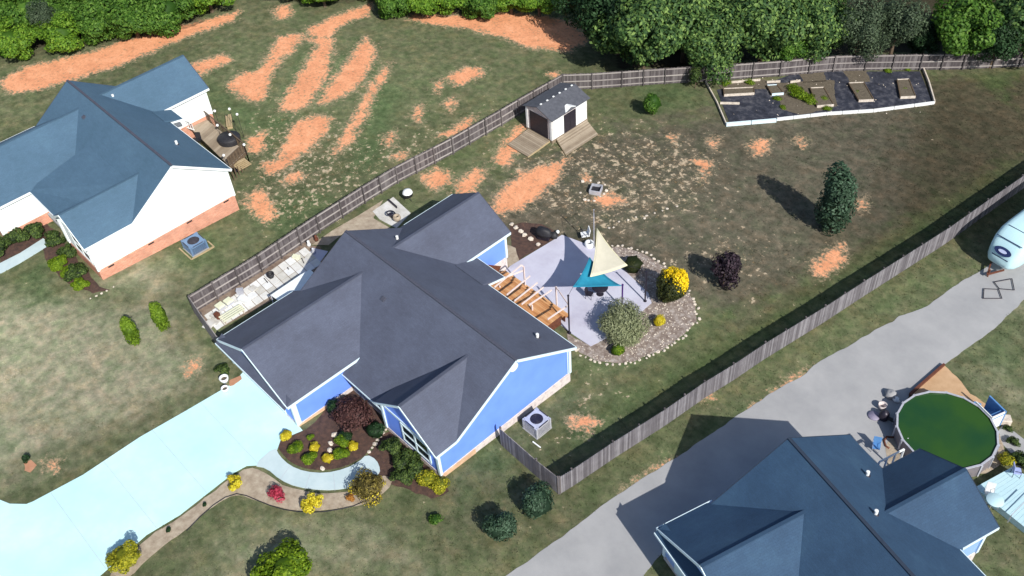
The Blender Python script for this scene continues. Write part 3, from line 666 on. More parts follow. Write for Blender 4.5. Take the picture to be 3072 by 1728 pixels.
    # fascias and rakes
    def fas(a, b, ht=.2, mt_=None):
        MB().beam((a[0], a[1], a[2] - ht / 2 + .0), (b[0], b[1], b[2] - ht / 2 + .0), .05, ht).obj('fascia', mt_ or mats['trim'], t)
    R = lambda u, v, z: (u, v, z)
    fas((L_ + .02, 0, E + rise), (L_ + .02, bR, E)); fas((L_ + .02, 0, E + rise), (L_ + .02, -bF, E)); fas((L_ + .02, -bF, E), (L_ + .02, P['wv'], E))
    fas((-.02, 0, E + rise), (-.02, bR, E), .12, mats['ridge']); fas((-.02, 0, E + rise), (-.02, -bF + .6, mF(-bF + .6)), .12, mats['ridge'])
    fas((P['r1'] if not P.get('ext') else P['ext'][1], bR + .02, E), (L_, bR + .02, E), .14)
    fas((P['g1'] + .02, P['gv'], E), (P['g1'] + .02, -bF + .4, E)); fas((P['g0'] - .02, P['gv'], E), (P['g0'] - .02, -bF + .5, E), .16)
    fas((P['g0'], P['gv'] - .02, E), (gm, P['gv'] - .02, gzf(gm))); fas((gm, P['gv'] - .02, gzf(gm)), (P['g1'], P['gv'] - .02, E), .16)
    fas((P['w0'], P['wv'] - .02, E), (wm, P['wv'] - .02, wzf(wm)), .16); fas((wm, P['wv'] - .02, wzf(wm)), (L_, P['wv'] - .02, E), .16)
    fas((P['r1'] + .02, bR + .2, E), (P['r1'] + .02, P['rv'], E)); fas((P['r0'] - .02, bR, E), (P['r0'] - .02, P['rv'], E), .14, None if name == 'blue_house' else mats['ridge'])
    fas((P['r0'], P['rv'] + .02, E), (rm, P['rv'] + .02, rzf(rm)), .12, mats['ridge']); fas((rm, P['rv'] + .02, rzf(rm)), (P['r1'], P['rv'] + .02, E), .12, mats['ridge'])
    zp = E if P.get('flat') else mF(pv)
    fas((u0p, pv - .02, zp), (u1p, pv - .02, zp), .14)
    # corner boards
    def corner(u, v, z1=None, wd=.2):
        MB().box((u, v, (zf + (z1 or E)) / 2 - .08), (wd, wd, (z1 or E) - zf - .14)).obj('corner_board', mats['trim'], t)
    for u, v in ((uR, vB), (uR, vFW), (uG1, vG), (uR1, vRW), (uW, vFW), (uG0, vG)): corner(u, v)
    corner(uG1 - .02, vP + .1, None, .22)
    MB().box((uR - .1, vFW - .005, (zf + E) / 2 - .1), (.34, .06, E - zf - .16)).obj('corner_board', mats['trim'], t)
    MB().box((uG1 + .005, vG + .12, (zf + E) / 2 - .1), (.06, .34, E - zf - .16)).obj('corner_board', mats['trim'], t)
    # pent roof over the garage door
    a, b, v1, v2 = P['g0'] + .12, P['g1'] - .05, vG, P['gv'] - .22
    o = MB().prism([(a, v2, E - .12), (b, v2, E - .12), (b, v1, E + .36), (a, v1, E + .36)], .1).obj('pent_roof', mats['roof'], t); face_uv(o)
    MB().beam((a, v2 - .03, E - .18), (b, v2 - .03, E - .18), .05, .16).obj('fascia', mats['trim'], t)
    # garage door, panelled
    gd = MB().box(((uG0 + uG1) / 2, vG - .02, zf + 1.1), (4.9, .05, 2.3)).obj('garage_door', mats['trim'], t)
    for r_ in range(4):
        for c_ in range(6):
            MB().box(((uG0 + uG1) / 2 - 2.02 + c_ * .81, vG - .055, zf + .27 + r_ * .56), (.68, .03, .42)).obj('door_panel', mats['trim'], gd)
    for s_ in (-1, 1):
        MB().box(((uG0 + uG1) / 2 + s_ * 2.55, vG - .03, zf + 1.15), (.2, .08, 2.4)).obj('door_trim', mats['trim'], t)
        MB().lathe(((uG0 + uG1) / 2 + s_ * 2.95, vG - .1, zf + 1.75), [(.0, -.02), (.09, 0), (.1, .2), (.05, .3), (0, .34)], 8).obj('wall_lamp', M['blackm'], t)
    # front windows: paired two-over-two sashes
    MB().box(((uW + uR) / 2, vFW - .02, E - .2), (uR - uW - .2, .05, .2)).obj('frieze_board', mats['trim'], t)
    for wu in ((uW + uR) / 2 + .55,):
        fr = MB(); W_, H_ = 2.7, 1.75; zc = zf + 1.3
        for dx in (-W_ / 2, 0, W_ / 2): fr.box((wu + dx, vFW - .03, zc), (.14, .08, H_))
        for dz in (-H_ / 2, 0, H_ / 2): fr.box((wu, vFW - .034, zc + dz), (W_ + .14, .08, .12 if dz else .07))
        wo = MB().box((wu, vFW + .0, zc), (W_, .03, H_)).obj('window', mats['trim'], t)
        fr.obj('frame', mats['trim'], wo)
        for dx in (-W_ / 4, W_ / 4):
            for dz in (-H_ / 4, H_ / 4): MB().box((wu + dx, vFW - .022, zc + dz), (W_ / 2 - .14, .02, H_ / 2 - .1)).obj('pane', M['glass'], wo)
    # rear and side windows, doors
    for (u, v, ax, w_, h_) in P.get('wins', []):
        zc = zf + 1.4
        if ax == 'y':
            wo = MB().box((u, v, zc), (w_ + .2, .06, h_ + .2)).obj('window', mats['trim'], t); MB().box((u, v + .02 * (1 if v > 0 else -1), zc), (w_, .06, h_)).obj('pane', M['glass'], wo)
        else:
            wo = MB().box((u, v, zc), (.06, w_ + .2, h_ + .2)).obj('window', mats['trim'], t); MB().box((u + .02, v, zc), (.06, w_, h_)).obj('pane', M['glass'], wo)
    d = MB().box(((u0p + u1p) / 2 - .3, vP - .03, zf + 1.05), (1.0, .06, 2.1)).obj('front_door', M['redwood'], t)
    MB().blob(((u0p + u1p) / 2 + .08, vP - .09, zf + 1.0), .04, seg=6).obj('handle', M['metal'], d)
    MB().box(((u0p + u1p) / 2, (vP + pv) / 2 + .3, zf - .15), (u1p - u0p - .3, abs(pv - vP) - .3, .3)).obj('porch_floor', M['gravel'], t)
    for uu in (u1p - .25,): MB().box((uu, pv + .12, (zf + zp) / 2 - .05), (.16, .16, zp - zf - .12)).obj('porch_post', mats['trim'], t)
    # roof vents and pipes
    for (u, v) in P.get('vents', []):
        z = mR(v) if v > 0 else mF(v)
        MB().lathe((u, v, z - .05), [(.11, 0), (.11, .4), (.0, .41)], 10).obj('vent_pipe', M['white'], t)
        MB().lathe((u, v, z - .02), [(.2, .02), (.13, .1)], 10).obj('pipe_flashing', M['blackm'], t)
    for (u, v) in P.get('dvents', []):
        z = mR(v) if v > 0 else mF(v)
        MB().box((u, v, z + .06), (.3, .3, .16), 0, ('X', .45)).obj('roof_vent', M['ridge'], t)
    if P.get('dish'):
        mb = MB().lathe((0, 0, 0), [(.0, .0), (.3, .0), (.34, .03), (.34, .07), (.28, .1), (0, .11)], 18)
        o = mb.obj('gable_vent', M['trimw'], t); o.rotation_euler = (0, math.pi / 2, 0); o.location = (uR, 0, E + rise - .95)
    # downspouts
    for (u, v) in ((uR + .06, vB - .22), (uG1 + .06, vP + .05)):
        MB().tube([(u, v, zf + .05), (u, v, E - .25), (u + .15, v + .1, E - .12)], .04, 6).obj('downspout', mats['trim'], t)
    return t
PB = dict(E=3.2, L=18.0, bR=5.32, bF=5.45, rise=3.15, g0=-.8, g1=7.95, gv=-11.4, gr=2.32, w0=11.74, wv=-7.15, wr=2.3, r0=-.5, r1=6.25, rv=10.35, rr=2.02,
          porch_v=-6.85, ext=(6.2, 9.2, 6.9, 2.85), floor=.62, vents=[(1.75, 3.1), (16.2, 3.5)], dvents=[(6.6, -1.9)], dish=True,
          wins=[(3, 10.0, 'y', 1.4, 1.2), (14.5, 4.98, 'y', 1.5, 1.2), (10.6, 4.98, 'y', 1.8, 1.9)])
mB = dict(roof=M['roof_blue'], ridge=M['ridge'], wall=M['sid_blue'], found=M['stone_f'], trim=M['trim'])
bh = house('blue_house', 'single-storey blue clapboard house with grey shingle roof in the middle of the photo', 'neighbouring ranch houses', (-14.2, 2.05), 0, 0.0, PB, mB)
# the brick shows at the front corners of the blue house
for a, b in (((18 - .35 + .045, -6.82), (18 - .35 + .045, -3.9)), ((7.6 + .045, -10.95), (7.6 + .045, -8.6))):
    o = MB().box((a[0], (a[1] + b[1]) / 2, .2), (.05, b[1] - a[1], .8)).obj('brick_veneer', M['brick_b'], bh); face_uv(o)
PW = dict(E=4.3, L=18.3, bR=4.55, bF=4.55, rise=3.0, g0=-.6, g1=8.2, gv=-12.2, gr=2.3, w0=12.6, wv=-8.65, wr=1.8, flat=True, r0=-.4, r1=6.2, rv=9.75, rr=2.1,
          porch_v=-8.45, ext=(6.2, 8.4, 5.7, 4.1), floor=1.55, vents=[(3.4, 2.2), (13.6, 2.6)], dvents=[(5.2, -1.3)],
          wins=[(2.9, 9.4, 'y', 1.4, 1.2)])
mW = dict(roof=M['roof_white'], ridge=M['ridge'], wall=M['sid_white'], found=M['brick'], trim=M['trimw'])
wh = house('white_house', 'white-sided house with blue-grey roof and orange brick base at the left edge', 'neighbouring ranch houses', (-48.0, -3.3), math.radians(.3), .15, PW, mW)
for k in range(4):
    MB().box((18.3 - .35 + .05, -7.3 + k * 3.55, 1.55 - .15 - .12), (.03, .5, .12)).obj('foundation_vent', M['black'], wh)
PR = dict(E=3.2, L=22.0, bR=5.12, bF=5.3, rise=3.1, g0=-.25, g1=7.9, gv=-8.6, gr=2.05, w0=13.5, wv=-7.2, wr=2.2, r0=2.83, r1=8.95, rv=8.0, rr=1.75,
          porch_v=-6.6, floor=.35, vents=[(3.2, 3.4), (5.9, 1.3)], dvents=[], wins=[(14, 4.8, 'y', 1.8, 1.4)])
mRt = dict(roof=M['roof_right'], ridge=M['ridge_d'], wall=M['sid_right'], found=M['stone_f'], trim=M['trim'])
rh = house('dark_roofed_house', 'house with dark navy shingle roof at the lower right corner', 'neighbouring ranch houses', (19.4, 8.75), math.radians(-16.5), -.45, PR, mRt)

# ------------------------------------------------------------------ fences
def fence(name, tops, label, inner=1, rails=True, ht=1.83, bay=2.42, closed_mat=None):
    """tops: seen points of the top edge; inner: side (+1 right of travel) that carries posts and rails"""
    pts = [Vector(U(*p, ht)[:2]) for p in tops]
    base = thing(name, (pts[0].x, pts[0].y, gz(*pts[0])), label, 'fence', 'weathered board fences round the middle yard')
    bd = MB(); W_ = .138
    for i in range(len(pts) - 1):
        a, b = pts[i], pts[i + 1]; ln = (b - a).length; d = (b - a) / ln; nrm = Vector((d.y, -d.x)) * inner
        nb = max(1, round(ln / .15))
        for k in range(nb):
            c = a + d * ((k + .5) * ln / nb); h = ht + random.uniform(-.03, .03); jj = random.uniform(-.006, .006)
            p1, p2 = c - d * W_ / 2, c + d * W_ / 2; z = gz(c.x, c.y); t_ = nrm * .01
            q = [(p1, z + .03), (p2, z + .03), (p2, z + h - .05), (p2 - d * .03, z + h), (p1 + d * .03, z + h), (p1, z + h - .05)]
            f = [(p.x + t_.x + nrm.x * jj, p.y + t_.y + nrm.y * jj, zz) for p, zz in q]; g_ = [(p.x - t_.x + nrm.x * jj, p.y - t_.y + nrm.y * jj, zz) for p, zz in q]
            bd.add(f + g_, [(0, 1, 2, 3, 4, 5), (11, 10, 9, 8, 7, 6)] + [(j, 6 + j, 6 + (j + 1) % 6, (j + 1) % 6) for j in range(6)])
        npost = max(1, round(ln / bay))
        for k in range(npost + 1):
            if k == 0 and i > 0: continue
            c = a + d * (k * ln / npost) + nrm * (.1 if rails else .1)
            o = MB().box((c.x, c.y, gz(c.x, c.y) + ht / 2 + .02), (.1, .1, ht + .06), math.atan2(d.y, d.x)).obj('post', M['post'], base, local=False); rnd_by(o, 6)
        for k in range(npost):
            p, q_ = a + d * (k * ln / npost + .06) + nrm * .045, a + d * ((k + 1) * ln / npost - .06) + nrm * .045
            for hh in (.3, ht / 2 + .05, ht - .14):
                o = MB().beam((p.x, p.y, gz(p.x, p.y) + hh), (q_.x, q_.y, gz(q_.x, q_.y) + hh), .045, .1).obj('rail', M['rail'], base, local=False); rnd_by(o, 6)
    o = bd.obj('boards', closed_mat or M['fence'], base, local=False); o['kind'] = 'stuff'; rnd_by(o, 8)
    return base
LEFT = [(563,888),(768,765),(945,647),(1083,560),(1183,500),(1352,413),(1500,329),(1552,298),(1686,222)]
BACK = [(1686,222),(1776,219),(1866,213),(1931,208),(2062,200),(2179,193),(2345,181),(2433,173),(2507,167),(2603,164),(2770,162),(2899,160),(2990,156),(3072,152),(3400,140)]
RIGHT_F = [(1675,1434),(1717,1409),(1841,1326),(1997,1228),(2117,1145),(2204,1092),(2300,1028),(2480,918),(2596,843),(2770,733),(2852,681),(2968,599),(3072,527),(3400,300)]
fence('board_fence', LEFT, 'long grey board fence between the blue house and the clay field, rails facing the yard', 1, closed_mat=M['fence_d'])
fence('board_fence', BACK, 'grey back fence running below the tall green trees at the top right', 1, closed_mat=M['fence_d'])
fence('board_fence', RIGHT_F, 'sunlit grey fence beside the gravel lane with a dark shadow behind it', -1)
fence('board_fence', [(1497,1284),(1605,1379),(1675,1434)], 'short fence from the blue side wall to the lane fence corner, above two dark shrubs', -1)
fence('board_fence', [(563,888),(598,940),(650,1012)], 'short fence end beside the cream cushions, left of the blue house garage', -1)

# ------------------------------------------------------------------ foliage
def leaves(n, leaf, dims, lobes=10, seed=1, shape='round', hollow=.55, tipf=None, droop=0.0, spread=.62):
    """many small leaf blades spread through a lobed crown: vertices, quads"""
    r = np.random.default_rng(seed); rx, ry, rz = dims
    c = r.normal(size=(lobes, 3)); c /= np.linalg.norm(c, axis=1)[:, None]; c *= r.uniform(.3, spread, (lobes, 1))
    lr = r.uniform(.34, .56, lobes) * (1.0 if spread < .7 else .72)
    if shape in ('cone', 'column'):
        zc = np.linspace(-.85, .8, lobes); k = (1 - (zc + 1) / 2) * .75 + .12 if shape == 'cone' else np.sqrt(np.clip(1 - zc ** 2, .05, 1)) * .6
        an = r.uniform(0, 6.28, lobes); rad = k * r.uniform(.2, .6, lobes); c = np.stack([np.cos(an) * rad, np.sin(an) * rad, zc], 1); lr = k * .75 + .12
    w = lr ** 2 / (lr ** 2).sum(); L_ = r.choice(lobes, n, p=w)
    d = r.normal(size=(n, 3)); d /= np.linalg.norm(d, axis=1)[:, None]
    rr = r.uniform(hollow, 1.0, n) ** .6
    p = c[L_] + d * (lr[L_] * rr)[:, None]
    p *= 1 / 1.0
    out = p / np.maximum(1e-6, np.linalg.norm(p, axis=1)[:, None])
    P = p * np.array([rx, ry, rz]); P[:, 2] += rz
    keep = P[:, 2] > .03; P, out, d = P[keep], out[keep], d[keep]; n = len(P)
    nr = d * .7 + out * .5 + r.normal(size=(n, 3)) * .45 + np.array([0, 0, .35]); nr /= np.linalg.norm(nr, axis=1)[:, None]
    a = np.cross(nr, r.normal(size=(n, 3))); a /= np.linalg.norm(a, axis=1)[:, None]
    if droop: a[:, 2] -= droop; a /= np.linalg.norm(a, axis=1)[:, None]
    b = np.cross(nr, a); s = leaf * r.uniform(.6, 1.25, n)[:, None]; asp = .55 if not droop else .3
    V = np.stack([P - a * s * .5, P + b * s * asp * .5 + nr * s * .06, P + a * s * .5, P - b * s * asp * .5 + nr * s * .06], 1)
    return V, out, P
def foliage_mesh(name, mat, n, leaf, dims, lobes=10, seed=1, shape='round', tip=None, core=.72, **kw):
    V, out, P = leaves(n, leaf, dims, lobes, seed, shape, **kw); n = len(V)
    co = V.reshape(-1, 3); fc = np.arange(n * 4).reshape(-1, 4)
    cm = MB()
    if core:
        if shape == 'cone':
            for k in range(5):
                z = -.75 + k * .33; cm.blob((0, 0, dims[2] * (1 + z)), 1, (dims[0] * (.72 - k * .13) * core * 1.1, dims[1] * (.72 - k * .13) * core * 1.1, dims[2] * .26), .3, seed + k, 8)
        else: cm.blob((0, 0, dims[2]), 1, (dims[0] * core, dims[1] * core, dims[2] * core), .5, seed, 10)
    nv = len(cm.v); me = bpy.data.meshes.new(name)
    allv = np.concatenate([np.array(cm.v).reshape(-1, 3), co]) if nv else co
    fl = [list(f) for f in cm.f] if nv else []
    ncf = len(fl); loops = np.concatenate([np.array([i for f in fl for i in f], dtype=np.int64), (fc + nv).ravel()])
    tot = np.array([len(f) for f in fl] + [4] * n, dtype=np.int32); st = np.concatenate([[0], np.cumsum(tot)[:-1]]).astype(np.int32)
    me.vertices.add(len(allv)); me.vertices.foreach_set('co', allv.ravel().astype(np.float32))
    me.loops.add(len(loops)); me.loops.foreach_set('vertex_index', loops.astype(np.int32))
    me.polygons.add(len(tot)); me.polygons.foreach_set('loop_start', st); me.polygons.foreach_set('loop_total', tot)
    me.update(); me.materials.append(mat)
    r = np.random.default_rng(seed + 5)
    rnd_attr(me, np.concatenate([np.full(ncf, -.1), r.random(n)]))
    tv = np.zeros(ncf + n, np.float32)
    if tip is not None:
        tv[ncf:] = tip(P, out, r)
    a = me.attributes.new('tip', 'FLOAT', 'FACE'); a.data.foreach_set('value', tv)
    return me
FM = {}
def fol(key, *a, **k):
    if key not in FM: FM[key] = foliage_mesh('foliage_' + key, *a, **k)
    return FM[key]
def plant(name, cat, label, pos, meshes, scale=(1, 1, 1), rz=0.0, group=None, trunk=None, part='foliage', lift=0.0):
    """pos on the ground; trunk=(height, radius)"""
    g = gz(pos[0], pos[1]); t = thing(name, (pos[0], pos[1], g), label, cat, group, rz)
    o = bpy.data.objects.new(part, meshes); COL.objects.link(o); o.parent = t; o.scale = scale; o.location = (0, 0, lift)
    h, r = trunk or (.3, .03)
    top = lift + (meshes.vertices[0].co.z * 0 + h)
    mb = MB(); n = 4 if h < 1.2 else 5
    mb.tube([(0, 0, -.1), (.02, .01, h * .4), (0, 0, h)], [r * 1.25, r, r * .5], 7)
    for k in range(n):
        an = k * 2.4 + .5; q = h * (.45 + .1 * k)
        if q > h: q = h * .9
        mb.tube([(0, 0, q * .8), (math.cos(an) * h * .22, math.sin(an) * h * .22, q + h * .15), (math.cos(an) * h * .34, math.sin(an) * h * .34, q + h * .38)], [r * .5, r * .35, r * .15], 5)
    mb.obj('trunk' if h > 1 else 'stem', M['bark'], t)
    return t
tree_m = [fol('tree%d' % i, L['tree'], 15000, .42, (1.0 * 4.6, 4.4, 4.0), 34, 20 + i, core=.4, spread=.85) for i in range(3)]
bright_m = [fol('brt%d' % i, L['bright'], 11000, .36, (3.5, 3.2, 2.4), 30, 40 + i, core=.4, spread=.85) for i in range(2)]
bush_m = [fol('bsh%d' % i, L['bush'], 9000, .32, (3.4, 3.1, 1.9), 28, 50 + i, core=.4, spread=.85) for i in range(2)]
grey_m = [fol('gry%d' % i, L['grey'], 9000, .26, (3.0, 3.0, 3.4), 24, 60 + i, core=.36, spread=.85) for i in range(2)]
dark_m = [fol('drk%d' % i, L['dark'], 9000, .3, (3.4, 3.2, 3.2), 26, 70 + i, core=.55, spread=.85) for i in range(2)]
def wood_tree(px, py, hc, mesh, s, label, cat='tree', th=3.0, grp='trees of the wood behind the back fence'):
    p = D(px, py, hc); sc = (s, s, s); rz_ = random.uniform(0, 6)
    nm = 'leafy_tree' if cat == 'tree' else 'leafy_bush'
    dz = {'tree': 3.6, 'brt': 2.2, 'bsh': 1.6, 'gry': 3.4, 'drk': 3.2}
    half = [v for k, v in dz.items() if k in mesh.name][0] * s
    plant(nm, cat, label, p, mesh, sc, rz_, grp, (max(.8, hc), .16 * s + .03), 'crown', max(0, hc - half))
T3 = 'trees of the wood behind the back fence'
wood_tree(1622, 75, 5.4, tree_m[0], 1.08, 'big leafy green tree at the left end of the wood, above the shed fence corner')
wood_tree(1725, 40, 5.2, tree_m[1], 1.1, 'tall green tree above the small round bush, between two broader crowns')
wood_tree(1800, 105, 4.0, tree_m[2], .9, 'leafy tree hanging over the back fence just left of the garden plot')
wood_tree(1925, 50, 5.0, tree_m[0], 1.1, 'broad green tree behind the fence above the left half of the garden plot')
wood_tree(1990, 100, 3.0, bright_m[0], .8, 'brighter green young tree pressed against the back fence above the middle of the garden')
wood_tree(2065, 55, 4.5, tree_m[1], .85, 'green tree left of the hazy grey-green pines at the top')
wood_tree(2165, 65, 4.8, grey_m[0], .95, 'hazy grey-green pine above the right half of the garden plot, left of its twin')
wood_tree(2260, 55, 4.8, grey_m[1], .95, 'hazy grey-green pine at the top, right of its twin')
wood_tree(2330, 95, 2.4, dark_m[0], .6, 'low dark evergreen in the gap right of the pines, behind the fence')
wood_tree(2420, 60, 4.4, bright_m[1], 1.15, 'bright green narrow tree near the top right corner')
wood_tree(2520, 75, 4.2, dark_m[1], .95, 'dark green tree nearest the top right corner behind the fence')
wood_tree(2600, 40, 5.0, tree_m[2], 1.0, 'green tree cut by the right edge of the photo at the top')
wood_tree(1555, 15, 5.5, dark_m[0], 1.3, 'dark tree standing in shadow left of the big leafy tree')
wood_tree(1480, -20, 5.0, dark_m[1], 1.1, 'dark tree at the top edge above the end of the orange clay band')
T4 = 'bushes along the edge of the clay field'
wood_tree(30, 105, 1.8, bush_m[0], 1.0, 'bright lime bush at the left edge beyond the clay track', 'bush', grp=T4)
wood_tree(105, 45, 2.2, grey_m[0], .62, 'greyish bush at the top left corner behind the lime bush', 'bush', grp=T4)
wood_tree(150, 85, 1.6, bush_m[1], .95, 'green bush touching the clay track right of the lime bush at the left edge', 'bush', grp=T4)
wood_tree(235, 50, 2.2, bright_m[0], .95, 'green rounded bush above the roof peak of the white house', 'bush', grp=T4)
wood_tree(330, 45, 2.4, bright_m[1], 1.0, 'tall bright green bush at the top left, second from the right end of its clump', 'bush', grp=T4)
wood_tree(415, 25, 2.4, bright_m[0], 1.0, 'bright green bush at the right end of the top left clump', 'bush', grp=T4)
wood_tree(520, -15, 2.2, bush_m[0], 1.05, 'bush at the top edge above the tip of the clay track', 'bush', grp=T4)
wood_tree(810, -20, 1.8, bush_m[1], .8, 'small bush at the top edge above the left clay fork', 'bush', grp=T4)
for i, x in enumerate((985, 1060, 1135, 1210, 1285, 1355)):
    wood_tree(x, -4 + (i % 2) * 6, 1.9, (bush_m[i % 2], bright_m[0])[i % 3 == 0], .82,
              ['leftmost bush of the hedge along the top edge', 'second bush of the top edge hedge, above bare grass', 'third bush of the top edge hedge, above the start of the clay band',
               'fourth bush of the top edge hedge, over the clay band', 'fifth bush of the top edge hedge, over the widest clay', 'last bush of the top edge hedge before the dark wood'][i], 'bush', grp=T4)
# the rest of the wood that nobody could count: one mass of leaves behind the single trees
def merged(name, mats_, items, label):
    vs, fs, rn, nv = [], [], [], 0
    for mesh, (x, y, z), s, rz_ in items:
        c = np.empty(len(mesh.vertices) * 3, np.float32); mesh.vertices.foreach_get('co', c); c = c.reshape(-1, 3) * s
        ca, sa = math.cos(rz_), math.sin(rz_); c = np.stack([c[:, 0] * ca - c[:, 1] * sa + x, c[:, 0] * sa + c[:, 1] * ca + y, c[:, 2] + z], 1)
        f = np.empty(len(mesh.loops), np.int32); mesh.loops.foreach_get('vertex_index', f); tt = np.empty(len(mesh.polygons), np.int32); mesh.polygons.foreach_get('loop_total', tt)
        vs.append(c); fs.append(f + nv); rn.append(tt); nv += len(c)
    V = np.concatenate(vs); F = np.concatenate(fs); T = np.concatenate(rn); me = bpy.data.meshes.new(name)
    me.vertices.add(len(V)); me.vertices.foreach_set('co', V.astype(np.float32).ravel()); me.loops.add(len(F)); me.loops.foreach_set('vertex_index', F.astype(np.int32))
    me.polygons.add(len(T)); me.polygons.foreach_set('loop_start', np.concatenate([[0], np.cumsum(T)[:-1]]).astype(np.int32)); me.polygons.foreach_set('loop_total', T)
    me.update(); me.materials.append(mats_); rnd_attr(me, RNG.random(len(T))); o = bpy.data.objects.new(name, me); COL.objects.link(o)
    return setp(o, label, 'woodland', kind='stuff')
items = []
for i in range(20):
    p = D(1500 + i * 60 + random.uniform(-20, 20), -110 + random.uniform(-40, 20) - (i % 2) * 60, 3.5)
    items.append((tree_m[i % 3], (p.x, p.y, gz(p.x, p.y)), random.uniform(.8, 1.1), random.uniform(0, 6)))
merged('wood', L['dark'], items, 'uncountable dark woodland beyond the single trees at the top')
items = []
for i in range(24):
    p = D(-40 + (i % 10) * 62, (15 if i < 10 else 60 if i < 16 else -40) - (i % 10) * 5 + random.uniform(-10, 10), 1)
    items.append((bush_m[i % 2], (p.x, p.y, gz(p.x, p.y)), random.uniform(.9, 1.3), random.uniform(0, 6)))
for i in range(14):
    p = D(760 + (i % 10) * 68, -42 + random.uniform(-10, 6), 1)
    items.append((bush_m[i % 2], (p.x, p.y, gz(p.x, p.y)), random.uniform(.9, 1.3), random.uniform(0, 6)))
merged('scrub', L['bright'], items, 'uncountable scrub beyond the bushes at the top left')
items = []
for i in range(46):                                     # undergrowth at the foot of the wood and along the fence
    x_ = 1560 + i * 23; p = D(x_, 118 + random.uniform(-30, 8) - (x_ - 1560) * .03, .3)
    items.append((bush_m[i % 2], (p.x, p.y, gz(p.x, p.y) - .2), random.uniform(.22, .45), random.uniform(0, 6)))
merged('undergrowth', L['dark'], items, 'dark undergrowth along the outer side of the back fence')

# ------------------------------------------------------------------ single shrubs and small trees
def wd(px, a, b=0): return (U(px[0], px[1]) - U(a, b)).length
cone = fol('cone', L['holly'], 6500, .25, (1.75, 1.75, 3.1), 20, 5, 'column', core=.5)
plant('oval_evergreen', 'tree', 'dark oval evergreen standing alone in the yard with a long shadow to its left', U(2490, 690), cone, (1.2, 1.2, 1.0), 0, None, (1.5, .09), 'crown', .1)
pur = fol('pur', L['purple'], 2600, .2, (1.1, 1.1, 1.2), 12, 6, core=0)
plant('purple_tree', 'tree', 'small bare-looking purple tree alone in the yard right of the gold-tipped shrub', U(2168, 862), pur, (1.35, 1.35, 1.45), 0, None, (2.2, .06), 'crown', .2)
rnd_b = fol('rndb', L['bright'], 3600, .17, (1.05, 1.05, 1.15), 12, 7, core=.6)
plant('round_bush', 'bush', 'bright green upright bush between the shed and the garden plot', U(1958, 345), rnd_b, (1.05, 1.05, 1.15), 0, None, (.8, .05), 'foliage', .1)
fencebush = fol('fb', L['hedge'], 1700, .16, (.9, .8, 1.3), 10, 8, core=.3)
plant('straggly_bush', 'bush', 'thin olive shrub against the back fence at the left end of the garden plot', U(2085, 265), fencebush, (.9, .9, 1.0), 0, None, (1.3, .04), 'foliage', .1)
holly = fol('holly', L['holly'], 4200, .17, (1.15, 1.15, 1.0), 16, 9, core=.6)
plant('holly_shrub', 'shrub', 'dark green prickly shrub just in front of the fence corner', U(1612, 1535), holly, (1.2, 1.2, 1.15), .4, 'pair of dark shrubs on the front lawn', (.7, .05))
plant('holly_shrub', 'shrub', 'dark green prickly shrub on the front lawn, the lower left of the dark pair', U(1510, 1605), holly, (1.05, 1.05, 1.1), 2.4, 'pair of dark shrubs on the front lawn', (.7, .05))
sm = fol('small', L['bright'], 900, .12, (.62, .62, .35), 9, 10, core=.5)
plant('low_green_shrub', 'shrub', 'small low bright green shrub alone on the front lawn', U(1308, 1565), sm, (1, 1, 1), 0, None, (.2, .02))
limeb = fol('limeb', L['lime'], 8000, .19, (1.5, 1.5, .95), 22, 11, core=.45, spread=.8)
plant('lime_shrub', 'shrub', 'large lime green shrub cut by the bottom edge of the photo', U(872, 1735), limeb, (1.3, 1.3, 1.2), 0, None, (.6, .05))
yg = fol('yg', L['ygreen'], 4600, .15, (1.15, 1.15, .95), 16, 12, core=.45, spread=.7)
plant('yellow_green_shrub', 'shrub', 'round yellow-green shrub at the lower end of the driveway', U(388, 1690), yg, (1.05, 1.05, .95), 0, None, (.5, .04))
arb = fol('arb', L['arb'], 3600, .13, (.55, .55, 1.1), 14, 13, 'column', core=.65)
plant('arborvitae', 'shrub', 'narrow columnar evergreen nearer the fence end on the left lawn', U(494, 985), arb, (1.4, 1.4, 1.2), 0, 'pair of columnar evergreens on the left lawn', (.5, .04))
plant('arborvitae', 'shrub', 'narrow columnar evergreen on the left lawn, the one farther from the fence', U(408, 1030), arb, (1.3, 1.3, 1.25), 1.2, 'pair of columnar evergreens on the left lawn', (.5, .04))
dkr = fol('dkr', L['dark'], 500, .09, (.25, .25, .35), 6, 14, core=.6)
t_ = plant('small_dark_shrub', 'shrub', 'tiny dark shrub in a patch of red soil on the far left lawn', U(82, 1385), dkr, (1.2, 1.2, 1.1), 0, None, (.3, .02))
sheet('red_soil', ragged(px2([(72,1388),(95,1380),(110,1395),(90,1418),(74,1412)]), .2, .05, 33), M['pinkrock'], .012, .02)
